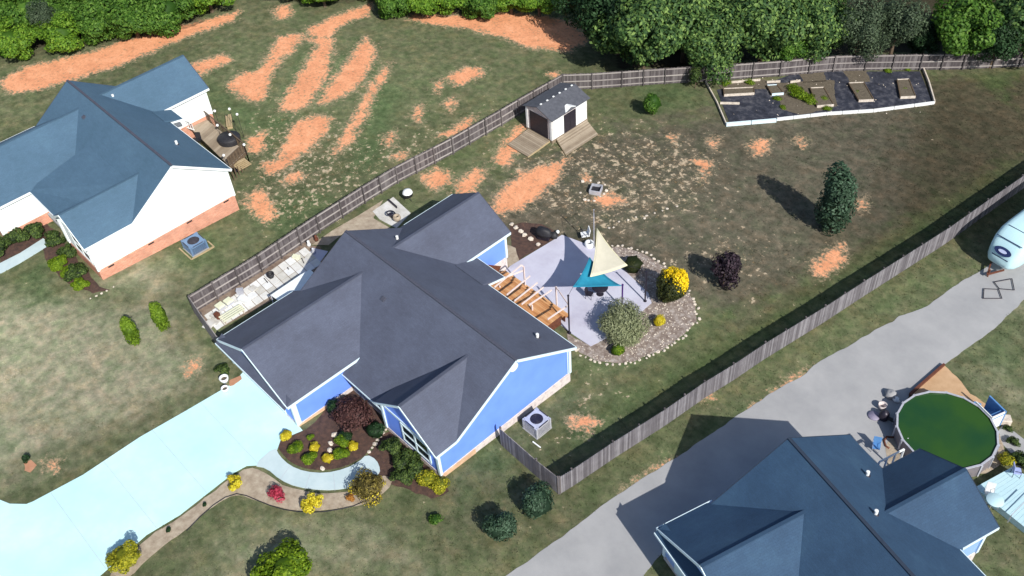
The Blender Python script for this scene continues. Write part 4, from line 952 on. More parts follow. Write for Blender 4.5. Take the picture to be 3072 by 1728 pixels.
# rear bed
gt = fol('gt', L['gold'], 14000, .15, (1.25, 1.4, 1.5), 16, 15, core=.4, tip=lambda P, o, r: ((P[:, 2] * .8 + P[:, 1] * .9 + P[:, 0] * .15 > 1.55 + r.normal(size=len(P)) * .2)).astype(np.float32))
plant('gold_tipped_shrub', 'shrub', 'large dark shrub with a golden yellow top in the bed right of the patio', U(2012, 905), gt, (1.12, 1.12, 1.2), math.radians(0), None, (.6, .05))
ym = fol('ym', L['yellow'], 1700, .09, (.5, .5, .45), 10, 16, core=.75)
plant('yellow_mound', 'shrub', 'small round yellow shrub below the gold-tipped shrub', U(1976, 975), ym, (1.05, 1.05, 1.0), 0, None, (.25, .02))
wl_ = fol('willow', L['willow'], 13000, .22, (1.9, 1.8, 1.0), 22, 17, core=.45, droop=.5)
plant('feathery_shrub', 'shrub', 'wide pale feathery green shrub overhanging the lower patio corner', U(1872, 1000), wl_, (1.15, 1.15, 1.2), 0, None, (.8, .05))
plant('lime_mound', 'shrub', 'small dark lime shrub at the foot of the pale feathery shrub', U(1852, 1060), fol('limem', L['lime'], 1800, .10, (.6, .6, .45), 10, 18, core=.75), (1.05, 1.05, 1), 0, None, (.25, .02))
plant('round_evergreen', 'shrub', 'clipped dark olive ball shrub behind the tip of the cream sail', U(1898, 810), fol('ball', leafmat('leaves_olive_dark', (.02, .03, .008), (.045, .055, .015), (.09, .10, .03)), 2600, .09, (.8, .8, .6), 6, 19, core=.9), (1.0, 1.0, 1.0), 0, None, (.3, .03))
# front bed: mounds
gm_ = fol('gm', L['lime'], 2600, .085, (.5, .5, .3), 10, 21, core=.6)
ymf = fol('ymf', L['yellow'], 1600, .08, (.4, .4, .26), 8, 22, core=.8)
def mound(px, py, m_, s, label, g):
    o = plant('low_mound_shrub', 'shrub', label, U(px, py), m_, (s * 1.2, s * 1.2, s * 1.1), random.uniform(0, 6), g, (.15, .015))
gy, gg = 'yellow mound shrubs in the half-round bed', 'green mound shrubs in the half-round bed'
mound(861, 1312, ymf, 1.0, 'yellow mound shrub by the white garage corner board', gy)
mound(947, 1348, ymf, .95, 'yellow mound shrub in the middle of the half-round bed, between two green mounds', gy)
mound(984, 1382, ymf, .95, 'yellow mound shrub nearest the curved walk at the bottom of the bed', gy)
mound(1062, 1345, ymf, .95, 'yellow mound shrub at the right end of the half-round bed', gy)
mound(892, 1352, gm_, 1.0, 'green mound shrub at the left of the half-round bed', gg)
mound(930, 1382, gm_, 1.0, 'green mound shrub at the bottom left of the half-round bed by the walk', gg)
mound(1030, 1330, gm_, 1.0, 'green mound shrub just below the maroon tree', gg)
mound(1025, 1368, gm_, 1.0, 'green mound shrub at the right, touching a white pebble near the walk', gg)
mound(932, 1315, gm_, .5, 'smallest green tuft near the garage wall in the half-round bed', gg)
plant('maroon_maple', 'tree', 'maroon-leaved small tree in front of the recessed porch', U(1062, 1270), fol('maple', L['maple'], 5200, .13, (1.25, 1.2, .75), 16, 23, core=.6), (1.3, 1.3, 1.15), 0, None, (1.2, .06), 'crown', .35)
plant('dark_green_shrub', 'shrub', 'dark green shrub against the blue garage wall beside the maroon tree', U(1010, 1240), fol('dg', L['dark'], 2000, .12, (.65, .65, .6), 10, 24, core=.75), (1, 1, 1.15), 0, 'dark shrubs beside the maroon tree', (.4, .03))
plant('dark_green_shrub', 'shrub', 'dark green shrub between the maroon tree and the porch path', U(1130, 1308), FM['dg'], (1, 1.15, 1.1), 2, 'dark shrubs beside the maroon tree', (.4, .03))
plant('dark_green_shrub', 'shrub', 'green shrub on the near side of the maroon tree', U(1040, 1315), FM['dg'], (.9, .9, .6), 1, 'dark shrubs beside the maroon tree', (.4, .03))
# hedge before the front windows: separate bushes
hd = fol('hd', L['hedge'], 3000, .14, (.85, .8, .5), 16, 25, core=.45, spread=.85)
for i, (x, y, s, lb) in enumerate([(1180, 1355, .95, 'hedge shrub with a pale sprig, nearest the porch path'), (1215, 1395, 1.0, 'dark hedge shrub second from the porch path under the windows'),
                                (1250, 1425, 1.0, 'hedge shrub in the middle of the row under the blue front windows'), (1285, 1450, 1.0, 'lighter hedge shrub second from the white corner board'),
                                (1322, 1468, .9, 'yellowish hedge shrub at the white corner board of the front wing'), (1205, 1440, .8, 'outer dark hedge shrub beside the olive-gold shrub')]):
    s *= 1.2
    plant('hedge_shrub', 'shrub', lb, U(x, y), hd if i not in (3, 4) else fol('hdl', L['ygreen'], 1700, .12, (.7, .7, .45), 10, 26, core=.6), (s, s, s), i * 1.3, 'hedge shrubs under the front windows', (.35, .03))
# gravel strip shrubs
fy = fol('fy', L['yellow'], 1700, .12, (.6, .6, .5), 14, 27, core=.2, spread=.85)
plant('yellow_shrub', 'shrub', 'loose yellow shrub at the upper left of the gravel strip beside the driveway', U(712, 1462), fy, (1.1, .95, 1.0), 0, 'yellow shrubs in the gravel strip', (.4, .02))
plant('yellow_shrub', 'shrub', 'bright yellow shrub at the bottom of the gravel strip, right of the crimson shrub', U(940, 1520), fy, (1.25, 1.15, 1.1), 2, 'yellow shrubs in the gravel strip', (.4, .02))
plant('crimson_shrub', 'shrub', 'small crimson shrub in the gravel strip', U(834, 1495), fol('pk', L['pink'], 1100, .11, (.55, .5, .38), 10, 28, core=.4), (1.25, 1.2, 1.15), 0, None, (.3, .02))
plant('olive_gold_shrub', 'shrub', 'large olive shrub with yellow edges at the end of the curved walk', U(1110, 1480), fol('og', L['olive'], 4600, .13, (1.15, 1.15, .8), 14, 29, core=.5, tip=lambda P, o, r: ((np.hypot(P[:, 0], P[:, 1]) > .8) & (r.random(len(P)) < .3)).astype(np.float32)), (1.2, 1.2, 1.1), 0, None, (.5, .04))
plant('rust_shrub', 'shrub', 'small rust-orange shrub left of the olive-gold shrub', U(1052, 1500), fol('rs', L['orange'], 600, .10, (.4, .4, .25), 8, 30, core=.4), (1, 1, 1), 0, None, (.2, .02))
plant('tiny_dark_plant', 'shrub', 'tiny dark plant in the upper gravel strip beside the driveway', U(615, 1518), fol('td', L['dark'], 300, .08, (.2, .2, .12), 6, 31, core=.6), (1, 1, 1), 0, 'tiny dark plants in the gravel strip', (.1, .01))
plant('tiny_dark_plant', 'shrub', 'tiny dark plant in the lower gravel strip near the round yellow-green shrub', U(507, 1595), FM['td'], (1.2, 1.2, 1.2), 0, 'tiny dark plants in the gravel strip', (.1, .01))
plant('corner_bush', 'bush', 'green bush under the left garage corner of the blue house', U(672, 1118), hd, (.8, .8, .8), 0, None, (.3, .02))
# white house shrubs
for i, (x, y, s, mm, lb) in enumerate([(110, 705, 1.0, hd, 'dark green shrub by the white garage wall, nearest the porch'), (50, 730, 1.1, hd, 'dark green shrub along the white garage wall, middle one'),
        (5, 762, 1.1, hd, 'dark green shrub at the left photo edge below the white garage wall'), (170, 735, 1.0, hd, 'green shrub right of the pale walk by the white house porch'), (215, 770, .9, hd, 'green shrub along the front of the white house, beside the first lime clump'),
        (240, 830, 1.0, hd, 'green shrub along the front of the white house near its brick corner'), (185, 800, .6, limeb, 'first lime clump in the white house bed, nearest the walk'), (213, 825, .5, limeb, 'middle lime clump in the white house bed'), (245, 862, .5, limeb, 'last lime clump in the white house bed, nearest the lawn')]):
    plant('bed_shrub', 'shrub', lb, U(x, y), mm, (s * (1.25 if mm is hd else .95),) * 3, i, 'shrubs round the white house', (.3, .03))

# ------------------------------------------------------------------ loose stones
def stone_row(name, label, pts, sizes, cat='stone border', mat=None, jit=.04):
    t = thing(name, tuple(U(*pts[0])), label, cat); ms = [MB().blob((0, 0, 0), 1, (1, .8, .5), .5, s, 6).mesh('stone', mat or M['stone']) for s in range(4)]
    P = [U(*p) for p in pts]; k = 0
    for i in range(len(P) - 1):
        ln = (P[i + 1] - P[i]).length; n = max(1, int(ln / sizes[1]))
        for j in range(n):
            p = P[i].lerp(P[i + 1], (j + .5) / n) + Vector((random.uniform(-jit, jit), random.uniform(-jit, jit), 0)); s = sizes[0] * random.uniform(.7, 1.3)
            o = bpy.data.objects.new('stone', ms[k % 4]); COL.objects.link(o); o.parent = t; o.matrix_parent_inverse = parent_inv(t)
            o.location = (p.x, p.y, p.z + s * .25); o.rotation_euler = (random.uniform(-.3, .3), random.uniform(-.3, .3), random.uniform(0, 6)); o.scale = (s,) * 3; k += 1
    return t
stone_row('stone_border', 'curved row of pale stones round the planting bed right of the patio', [(1800,745),(1860,738),(1935,758),(2003,803),(2052,858),(2088,910),(2092,962),(2052,1008),(1985,1055),(1900,1090),(1850,1096),(1790,1088),(1735,1060),(1705,1032)], (.13, .36), jit=.12)
stone_row('stone_border', 'short row of big pale stones across the dark soil by the rear wing', [(1528,668),(1555,690),(1580,712),(1603,727),(1625,742)], (.26, .55))
stone_row('stone_border', 'broken line of pale stones crossing the back lawn above the cream sail', [(1812,690),(1870,665),(1920,655),(1975,640),(2040,618)], (.13, .55), jit=.2)
stone_row('stone_border', 'ring of stones round the small black box in the yard', [(1735,558),(1760,545),(1800,548),(1820,575),(1800,600),(1755,600),(1738,580)], (.14, .5), jit=.25)
stone_row('stone_border', 'row of brown stones edging the mulch between the maroon tree bed and the hedge', [(1105,1362),(1130,1325),(1160,1285),(1165,1260)], (.14, .3))
stone_row('stone_border', 'thin line of pale edging stones along the white house bed', [(265,900),(295,885),(330,868),(350,855)], (.1, .35))
setp(MB().tube([tuple(U(x, y, .03)) for x, y in ((560,1592),(600,1550),(640,1515),(675,1492),(710,1481),(740,1487),(770,1500),(810,1516),(850,1528),(895,1535),(940,1537),(980,1534),(1020,1527),(1060,1518),(1090,1505))], .035, 6).obj('garden_edging', M['black'], None, True), 'thin dark edging strip along the outer curve of the gravel strip', 'edging')
for x, y, s, lb in ((1004, 1305, .28, 'long white stone nearest the maroon tree in the half-round bed'), (992, 1330, .24, 'white block stone in the middle of the half-round bed'), (990, 1350, .22, 'white stone below the block stone in the half-round bed'), (968, 1405, .2, 'pale stone at the edge of the curved walk')):
    o = MB().blob((0, 0, 0), s, (1, .7, .5), .5, int(x), 7).obj('garden_stone', M['stone']); o.location = U(x, y, .08); setp(o, lb, 'stone', 'white stones in the half-round bed')
# pebbles scattered over the pebble bed: stuff
pb = MB()
polyrb = [(p.x, p.y) for p in rb]
xs_ = np.array([p[0] for p in polyrb]); ys_ = np.array([p[1] for p in polyrb]); cnt = 0
qx = RNG.uniform(xs_.min(), xs_.max(), 1500); qy = RNG.uniform(ys_.min(), ys_.max(), 1500); ok = inside(qx, qy, polyrb)
for x, y in zip(qx[ok], qy[ok]): pb.blob((x, y, gz(x, y) + .04), random.uniform(.03, .07), (1, 1, .5), .4, cnt, 4); cnt += 1
setp(pb.obj('pebbles', M['stone']), 'loose pale pebbles covering the bed right of the patio', 'pebbles', kind='stuff')

# ------------------------------------------------------------------ shed
SB = gz(-19.5, 29) + .12
sh = thing('garden_shed', (-19.5, 29.1, SB - .12), 'small white-panelled garden shed with grey roof by the fence corner', 'shed')
def shl(mb, nm, mat, par=sh): return mb.obj(nm, mat, par, local=False)
x0, x1, y0, y1, wh_ = -21.25, -17.9, 26.75, 31.35, 2.35
shl(MB().box(((x0 + x1) / 2, (y0 + y1) / 2, SB + .05), (x1 - x0 + .1, y1 - y0 + .1, .5)), 'base_frame', M['greydeck'])
wm_ = MB().box(((x0 + x1) / 2, (y0 + y1) / 2, SB + .3 + wh_ / 2), (x1 - x0, y1 - y0, wh_)); xm = (x0 + x1) / 2; zt = SB + .3 + wh_
for yy in (y0, y1): wm_.add([(x0, yy, zt), (x1, yy, zt), (xm, yy, zt + .55)], [(0, 1, 2)])
shl(wm_, 'wall', M['stone_f'])
o = MB(); o.prism([(xm, y0 - .2, zt + .65), (x1 + .25, y0 - .2, zt - .03), (x1 + .25, y1 + .2, zt - .03), (xm, y1 + .2, zt + .65)], .06)
o.prism([(x0 - .25, y0 - .2, zt - .03), (xm, y0 - .2, zt + .65), (xm, y1 + .2, zt + .65), (x0 - .25, y1 + .2, zt - .03)], .06)
ro = shl(o, 'roof', pmat('shed_roof', (.065, .07, .085), (.10, .105, .125), 3, .8, .2, 30))
for k in range(6): MB().box((xm, y0 + .35 + k * .8, zt + .7), (.14, .2, .06)).obj('ridge_vent', M['white'], ro, local=False)
for ya, yb in ((y0 + .1, y0 + 1.5), (y1 - 1.5, y1 - .1)): shl(MB().box((x1 + .02, (ya + yb) / 2, SB + .3 + wh_ / 2), (.04, yb - ya, wh_ - .1)), 'wall_panel', M['white'])
for k in (0, 1): shl(MB().box((x1 + .03, (y0 + y1) / 2 - .39 + k * .78, SB + .3 + .98), (.05, .75, 1.95)), 'door', M['blackm'])
dg = MB(); dg.prism([(x1 - .4, (y0 + y1) / 2, zt + .28), (x1 - .4, (y0 + y1) / 2 - .8, zt - .05), (x1 + .2, (y0 + y1) / 2 - .8, zt - .05), (x1 + .2, (y0 + y1) / 2, zt + .28)], .06)
dg.prism([(x1 - .4, (y0 + y1) / 2 + .8, zt - .05), (x1 - .4, (y0 + y1) / 2, zt + .28), (x1 + .2, (y0 + y1) / 2, zt + .28), (x1 + .2, (y0 + y1) / 2 + .8, zt - .05)], .06)
shl(dg, 'door_gable', M['white'])
shl(MB().box((xm, y0 - .03, SB + .3 + 1.05), (2.3, .05, 2.1)), 'end_door', M['blackm'])
for xx in (x0 + .12, x1 - .12): shl(MB().box((xx, y0 - .02, SB + .3 + wh_ / 2), (.24, .06, wh_)), 'corner_board', M['white'])
def ramp_boards(nm, label, a, b, c, d_, par_h=.34):
    """a-b edge at the shed, d-c edge at the ground"""
    t = thing(nm, tuple(a), label, 'ramp', 'plank ramps of the shed'); n = 14
    for k in range(n):
        p, q_, r_, s_ = a.lerp(d_, k / n), b.lerp(c, k / n), b.lerp(c, (k + .88) / n), a.lerp(d_, (k + .88) / n)
        o = MB().prism([tuple(p), tuple(q_), tuple(r_), tuple(s_)][::-1], .05).obj('board', M['greydeck'], t, local=False); rnd_attr(o.data, [random.random()] * len(o.data.polygons))
    for e0, e1 in ((a, d_), (b, c)): MB().beam(e0 - Vector((0, 0, .12)), e1 - Vector((0, 0, .1)), .05, .16).obj('stringer', M['ced'], t, local=False)
ramp_boards('plank_ramp', 'tan plank ramp at the dark end door of the shed', Vector((-20.9, 26.6, SB + .3)), Vector((-18.1, 26.6, SB + .3)), Vector((-17.9, 23.6, gz(0, 23.6) + .12)), Vector((-20.6, 23.6, gz(0, 23.6) + .12)))
ramp_boards('plank_ramp', 'pinkish plank ramp at the double door on the long side of the shed', Vector((-17.8, 27.2, SB + .28)), Vector((-17.8, 31.2, SB + .28)), Vector((-15.6, 30.4, gz(0, 30.4) + .3)), Vector((-15.6, 26.2, gz(0, 26.2) + .12)))
# yard box
o = thing('planter_box', tuple(U(1788, 575)), 'small black open box inside the stone ring in the yard', 'planter'); c = U(1788, 575)
for dx, dy, w_, l_ in ((-.45, 0, .07, 1.0), (.45, 0, .07, 1.0), (0, -.47, .84, .07), (0, .47, .84, .07)): MB().box((dx, dy, .22), (w_, l_, .44)).obj('side_board', M['metal'], o)
MB().box((0, 0, .1), (.82, .86, .2)).obj('soil_fill', M['black'], o)
o.rotation_euler = (0, 0, .5)

# ------------------------------------------------------------------ garden plot
gp = thing('garden_plot', tuple(U(2117, 248)), 'fenced vegetable plot lined with black weed fabric below the back fence', 'garden')
A, B, C_, D_ = U(2117, 250), U(2178, 378), U(2803, 312), U(2765, 200)
sheet('weed_fabric', [Vector(p[:2]) for p in (U(2150, 270), U(2188, 368), U(2320, 362), U(2795, 305), U(2760, 215), U(2400, 215), U(2330, 240))], M['fabric'], .035, .03, kind=None, parent=None).name = 'weed_fabric'
for pp_ in ([(2330,250),(2500,240),(2510,320),(2400,345),(2345,330)], [(2150,245),(2300,240),(2300,268),(2165,272)], [(2530,215),(2600,212),(2610,245),(2550,248)], [(2400,225),(2470,215),(2480,245),(2410,250)]):
    q_ = ragged(px2(pp_), .4, .12, pp_[0][0]); so2 = sheet('bare_soil', q_, M['soil'], .045, .01, kind=None); so2.parent = gp; so2.matrix_parent_inverse = parent_inv(gp)
wf = bpy.data.objects['weed_fabric']; wf.parent = gp; wf.matrix_parent_inverse = parent_inv(gp)
def plank(a, b, nm='border_plank', mat=None, h=.3, w_=.09, z=0.15, par=gp):
    return MB().beam(Vector(a) + Vector((0, 0, z)), Vector(b) + Vector((0, 0, z)), w_, h).obj(nm, mat or M['white'], par, local=False)
def run(pts, n, nm, mat, h=.3, w_=.09, z=.15, par=gp, gap=.97):
    P = [U(*p) for p in pts]
    for i in range(len(P) - 1):
        for k in range(n): plank(P[i].lerp(P[i + 1], k / n), P[i].lerp(P[i + 1], (k + gap) / n), nm, mat, h, w_, z, par)
run([(2178, 378), (2330, 365)], 2, 'border_plank', M['trim'], .35, .22)
run([(2330, 362), (2480, 345), (2620, 336), (2803, 312)], 3, 'border_plank', M['white'], .3, .14)
run([(2117, 250), (2150, 310), (2178, 376)], 2, 'border_plank', M['stone'], .25, .1)
run([(2765, 200), (2785, 250), (2803, 312)], 2, 'border_plank', M['stone'], .3, .12)
def raised(pts, nm_label, fill=M['soil'], mat=M['stone'], par=gp):
    P = [U(*p) for p in pts]; f = MB().prism([tuple(p + Vector((0, 0, .22))) for p in P][::-1], .2).obj('raised_bed', fill, par, local=False)
    for i in range(4): plank(P[i] + Vector((0, 0, .02)), P[(i + 1) % 4] + Vector((0, 0, .02)), 'bed_board', mat if i % 2 == 0 else M['brownwood'], .26, .09, .12, f)
raised([(2545, 255), (2590, 253), (2620, 305), (2575, 307)], '')
raised([(2690, 245), (2725, 243), (2745, 295), (2700, 297)], '')
raised([(2430, 270), (2470, 268), (2500, 320), (2450, 324)], '')
raised([(2300, 262), (2330, 260), (2350, 285), (2315, 288)], '', mat=M['trim'])
raised([(2170, 272), (2260, 268), (2262, 285), (2172, 290)], '')
for a, b in (((2160, 313), (2218, 314)), ((2175, 252), (2280, 243)), ((2300, 250), (2340, 248)), ((2370, 250), (2400, 246))): plank(U(*a), U(*b), 'bed_board', M['stone'], .2, .12)
vg = fol('veg', L['lime'], 1600, .14, (1.2, 1.0, .35), 10, 90, core=.3)
for x, y, s in ((2400, 290, 1.1), (2430, 305, .9), (2385, 270, .8), (2330, 300, .5), (2470, 300, .5), (2570, 280, .4), (2710, 270, .4), (2180, 255, .6), (2250, 250, .6), (2350, 325, .4), (2480, 330, .5), (2660, 215, .5), (2720, 210, .4)):
    p = U(x, y); o = bpy.data.objects.new('vegetable_plants', vg); COL.objects.link(o); o.parent = gp; o.matrix_parent_inverse = parent_inv(gp); o.location = p; o.scale = (s, s, s); o.rotation_euler = (0, 0, random.uniform(0, 6))
sp = MB()
for k in range(70):
    a = U(random.uniform(2170, 2780), random.uniform(225, 355)); 
    sp.blob(a + Vector((0, 0, .06)), random.uniform(.03, .08), (1, 1, .6), .4, k, 4)
sp.obj('scattered_stones', M['stone'], gp, local=False)['kind'] = 'stuff'

# ------------------------------------------------------------------ sails, posts
def sail(nm, label, cs, mat, hem, curve=.16):
    t = thing(nm, tuple(U(*cs[0][:2])), label, 'shade sail', 'triangular shade sails over the patio')
    P = [U(*c) for c in cs]; cen = (P[0] + P[1] + P[2]) / 3; n = 12; grid = {}; mb = MB()
    def edge(a, b, s): return a.lerp(b, s) + (cen - (a + b) / 2) * (curve * 4 * s * (1 - s)) * 1.0
    rows = []
    for i in range(n + 1):
        u = i / n; a, b = edge(P[0], P[1], u), edge(P[0], P[2], u); row = []
        for j in range(i + 1):
            s = j / i if i else 0
            p = a.lerp(b, s)
            base = edge(P[1], P[2], s) - P[1].lerp(P[2], s); p = p + base * u * u
            p.z -= .5 * u * (1 - u) * (4 * s * (1 - s) + .6) + .3 * u * u * 4 * s * (1 - s)
            row.append(p)
        rows.append(row)
    ids = []
    for r_ in rows: ids.append([len(mb.v) + k for k in range(len(r_))]); mb.v += [tuple(p) for p in r_]
    for i in range(n):
        for j in range(i + 1):
            mb.f.append((ids[i][j], ids[i + 1][j], ids[i + 1][j + 1]))
            if j < i: mb.f.append((ids[i][j], ids[i + 1][j + 1], ids[i][j + 1]))
    o = mb.obj('cloth', mat, t, True, local=False); so_ = o.modifiers.new('thickness', 'SOLIDIFY'); so_.thickness = .012
    for path in ([r_[0] for r_ in rows], [r_[-1] for r_ in rows], rows[-1]): MB().tube(path, .025, 5).obj('hem', hem, t, True, local=False)
    return t, P
ts, PT = sail('shade_sail', 'teal shade sail partly under the cream one', [(1719, 861, 3.75), (1864, 857, 2.5), (1769, 772, 3.5)], M['sail_t'], M['sail_t'], .07)
cs_, PC = sail('shade_sail', 'cream shade sail overlapping the teal one', [(1791, 685, 4.0), (1882, 796, 3.15), (1771, 830, 3.5)], M['sail_c'], M['sail_ce'], .12)
def pole(px, py, h, label, mat=M['blackm'], r=.06):
    p = U(px, py); t = thing('sail_post', tuple(p), label, 'post', 'dark posts holding the shade sails')
    MB().tube([(0, 0, -.1), (0, 0, h)], r, 8).obj('shaft', mat, t); MB().lathe((0, 0, h), [(r * 1.4, -.04), (r * 1.4, .03), (0, .05)], 8).obj('cap', mat, t)
    MB().lathe((0, 0, .06), [(0.14, -.04), (.14, .03), (.07, .05)], 8).obj('base_plate', mat, t); return p + Vector((0, 0, h))
p1 = pole(1708, 1000, 3.95, 'tall dark sail post at the right end of the wooden steps')
p2 = pole(1866, 925, 2.5, 'short purple-black sail post at the right tip of the teal sail', pmat('purple_paint', (.05, .015, .13), (.07, .02, .17), 3, .4))
p3 = pole(1935, 905, 3.15, 'dark sail post beside the gold-tipped shrub')
p4 = pole(1782, 745, 4.05, 'slim post showing above the top tip of the cream sail', M['metal'], .035)
def rope(a, b, lb):
    setp(MB().tube([tuple(a), tuple(b)], .015, 5).obj('tension_rope', M['blackm']), lb, 'rope', 'ropes of the shade sails')
rope(p1, PT[0], 'rope from the tall post to the near tip of the teal sail'); rope(p3, PC[1], 'rope from the post by the gold-tipped shrub to the cream sail')
rope(p2, PT[1], 'rope from the short post to the teal sail'); rope(p4, PC[0], 'rope at the top tip of the cream sail')

# ------------------------------------------------------------------ wooden steps and pergola by the patio
dk = thing('timber_deck', tuple(U(1590, 905)), 'orange-brown stepped timber deck along the rear wall of the blue house', 'deck')
dkz = gz(0, 9) + .06
levels = [(7.1, 10.5, .95), (10.5, 10.95, .65), (10.95, 11.4, .36)]
for (ya, yb, h) in levels:
    nb_ = max(2, int((yb - ya) / .145)); 
    for k in range(nb_):
        o = MB().box((-4.3, ya + (k + .5) * (yb - ya) / nb_, dkz + h), (7.0, (yb - ya) / nb_ - .012, .04)).obj('deck_board', M['deckwood'], dk, local=False); rnd_attr(o.data, [random.random()] * 6)
    MB().box((-4.3, yb - .03, dkz + h / 2 - .03), (7.0, .04, h)).obj('riser', M['redwood'], dk, local=False)
for xx in (-7.75, -.85): MB().box((xx, 8.8, dkz + .45), (.06, 3.4, .9)).obj('side_skirt', M['redwood'], dk, local=False)
MB().beam((-8.4, 9.0, dkz + 1.9), (-7.6, 10.6, dkz + 1.0), .05, .9).obj('stair_guard', M['redwood'], dk, local=False)
pg = thing('pergola', tuple(U(1590, 880)), 'pale pink-white pergola frame with slanting beams over the timber steps', 'pergola')
PGB = [((1483, 862, 2.7), (1564, 795, 2.7)), ((1500, 838, 2.7), (1568, 812, 2.6)), ((1520, 885, 2.7), (1590, 828, 2.5)), ((1543, 903, 2.7), (1612, 848, 2.5)), ((1565, 913, 2.7), (1630, 862, 2.5)),
       ((1587, 915, 2.7), (1655, 870, 2.45)), ((1643, 958, 2.6), (1706, 915, 2.45))]
for a, b in PGB:
    MB().beam(U(*a), U(*b), .07, .12).obj('beam', M['perg'], pg, local=False)
MB().beam(U(1564, 795, 2.7), U(1655, 872, 2.5), .06, .1).obj('cross_beam', M['perg'], pg, local=False) if False else None
for bx, by, tx, ty, h in ((1576, 862, 1571, 800, 2.5), (1672, 922, 1668, 860, 2.4), (1600, 950, 1596, 915, 1.6), (1503, 878, 1499, 858, 1.2)):
    p = U(tx, ty, h); MB().box((p.x, p.y, p.z - h / 2), (.1, .1, h)).obj('post', M['perg'], pg, local=False)
MB().beam(U(1571, 800, 2.5), U(1564, 795, 2.7), .07, .1).obj('beam', M['perg'], pg, local=False)
MB().beam(U(1668, 860, 2.4), U(1706, 915, 2.45), .06, .1).obj('beam', M['perg'], pg, local=False)
# small clutter by the steps
def lathe_thing(nm, cat, label, px, py, prof, mat, n=16, h=0.02, group=None, part=None):
    t = thing(nm, tuple(U(px, py, h)), label, cat, group); MB().lathe((0, 0, 0), prof, n).obj(part or 'body', mat, t, True); return t
tb = lathe_thing('patio_table', 'table', 'round dark patio table mostly hidden under the teal sail', 1800, 882, [(.0, .70), (.6, .70), (.62, .73), (.6, .75), (0, .75)], M['blackm'], 20, .06, None, 'tabletop')
MB().tube([(0, 0, 0), (0, 0, .7)], .05, 8).obj('leg', M['blackm'], tb); MB().lathe((0, 0, 0), [(.3, 0), (.28, .04), (0, .06)], 12).obj('base', M['blackm'], tb)
def chair(nm, loc, rz, label, mat, seatmat, group=None):
    t = thing(nm, loc, label, 'chair', group, rz)
    MB().box((0, 0, .44), (.5, .5, .05)).obj('seat', seatmat, t); MB().box((0, .25, .75), (.5, .05, .55), 0, ('X', -.15)).obj('backrest', seatmat, t)
    for sx in (-.22, .22):
        for sy in (-.22, .22): MB().tube([(sx, sy, 0), (sx, sy, .44)], .02, 6).obj('leg', mat, t)
        MB().tube([(sx, -.22, .44), (sx * 1.1, -.2, .65), (sx * 1.1, .25, .66)], .018, 6).obj('armrest', mat, t)
    return t
chair('patio_chair', tuple(U(1768, 893, .06)), 2.0, 'dark chair under the lower edge of the teal sail', M['blackm'], M['blackm'])
# black grill by the dark bed, black and white seats by the sail
g1 = thing('covered_grill', tuple(U(1632, 715, .02)), 'covered black grill between the stone row and the patio', 'grill', None, .4)
MB().blob((0, 0, .62), .62, (1.15, .7, .85), .25, 3, 12).obj('cover', M['black'], g1, True); MB().box((0, 0, .18), (1.0, .55, .36)).obj('base', M['blackm'], g1)
MB().blob((.75, .3, .3), .4, (1, .8, .7), .3, 8, 10).obj('side_bag', M['black'], g1, True)
for x, y, lb in ((1755, 715, 'white and black lounge chair above the patio edge, farther from the cream sail'), (1768, 738, 'white ring-shaped stool beside the lounge chair near the cream sail')):
    if '1755' in str(x):
        t = chair('lounge_chair', tuple(U(x, y, .03)), -.6, lb, M['blackm'], M['white']); t.scale = (1.3, 1.3, 1.0)
    else:
        t = thing('ring_stool', tuple(U(x, y, .03)), lb, 'stool'); MB().lathe((0, 0, 0), [(.36, .0), (.4, .3), (.34, .42), (.22, .42), (.2, .3), (.2, .1)], 16).obj('ring', M['white'], t, True); MB().disc((0, 0, .12), .2, 12).obj('centre', M['black'], t)
o = lathe_thing('white_ball_light', 'garden light', 'small white ball light at the top corner of the patio', 1673, 700, [(0, 0), (.13, .06), (.16, .16), (.12, .28), (0, .32)], M['white'], 12, .05)
# joints in the patio slab
for a, b in (((1668, 720), (1830, 815)), ((1600, 765), (1760, 880))): pass
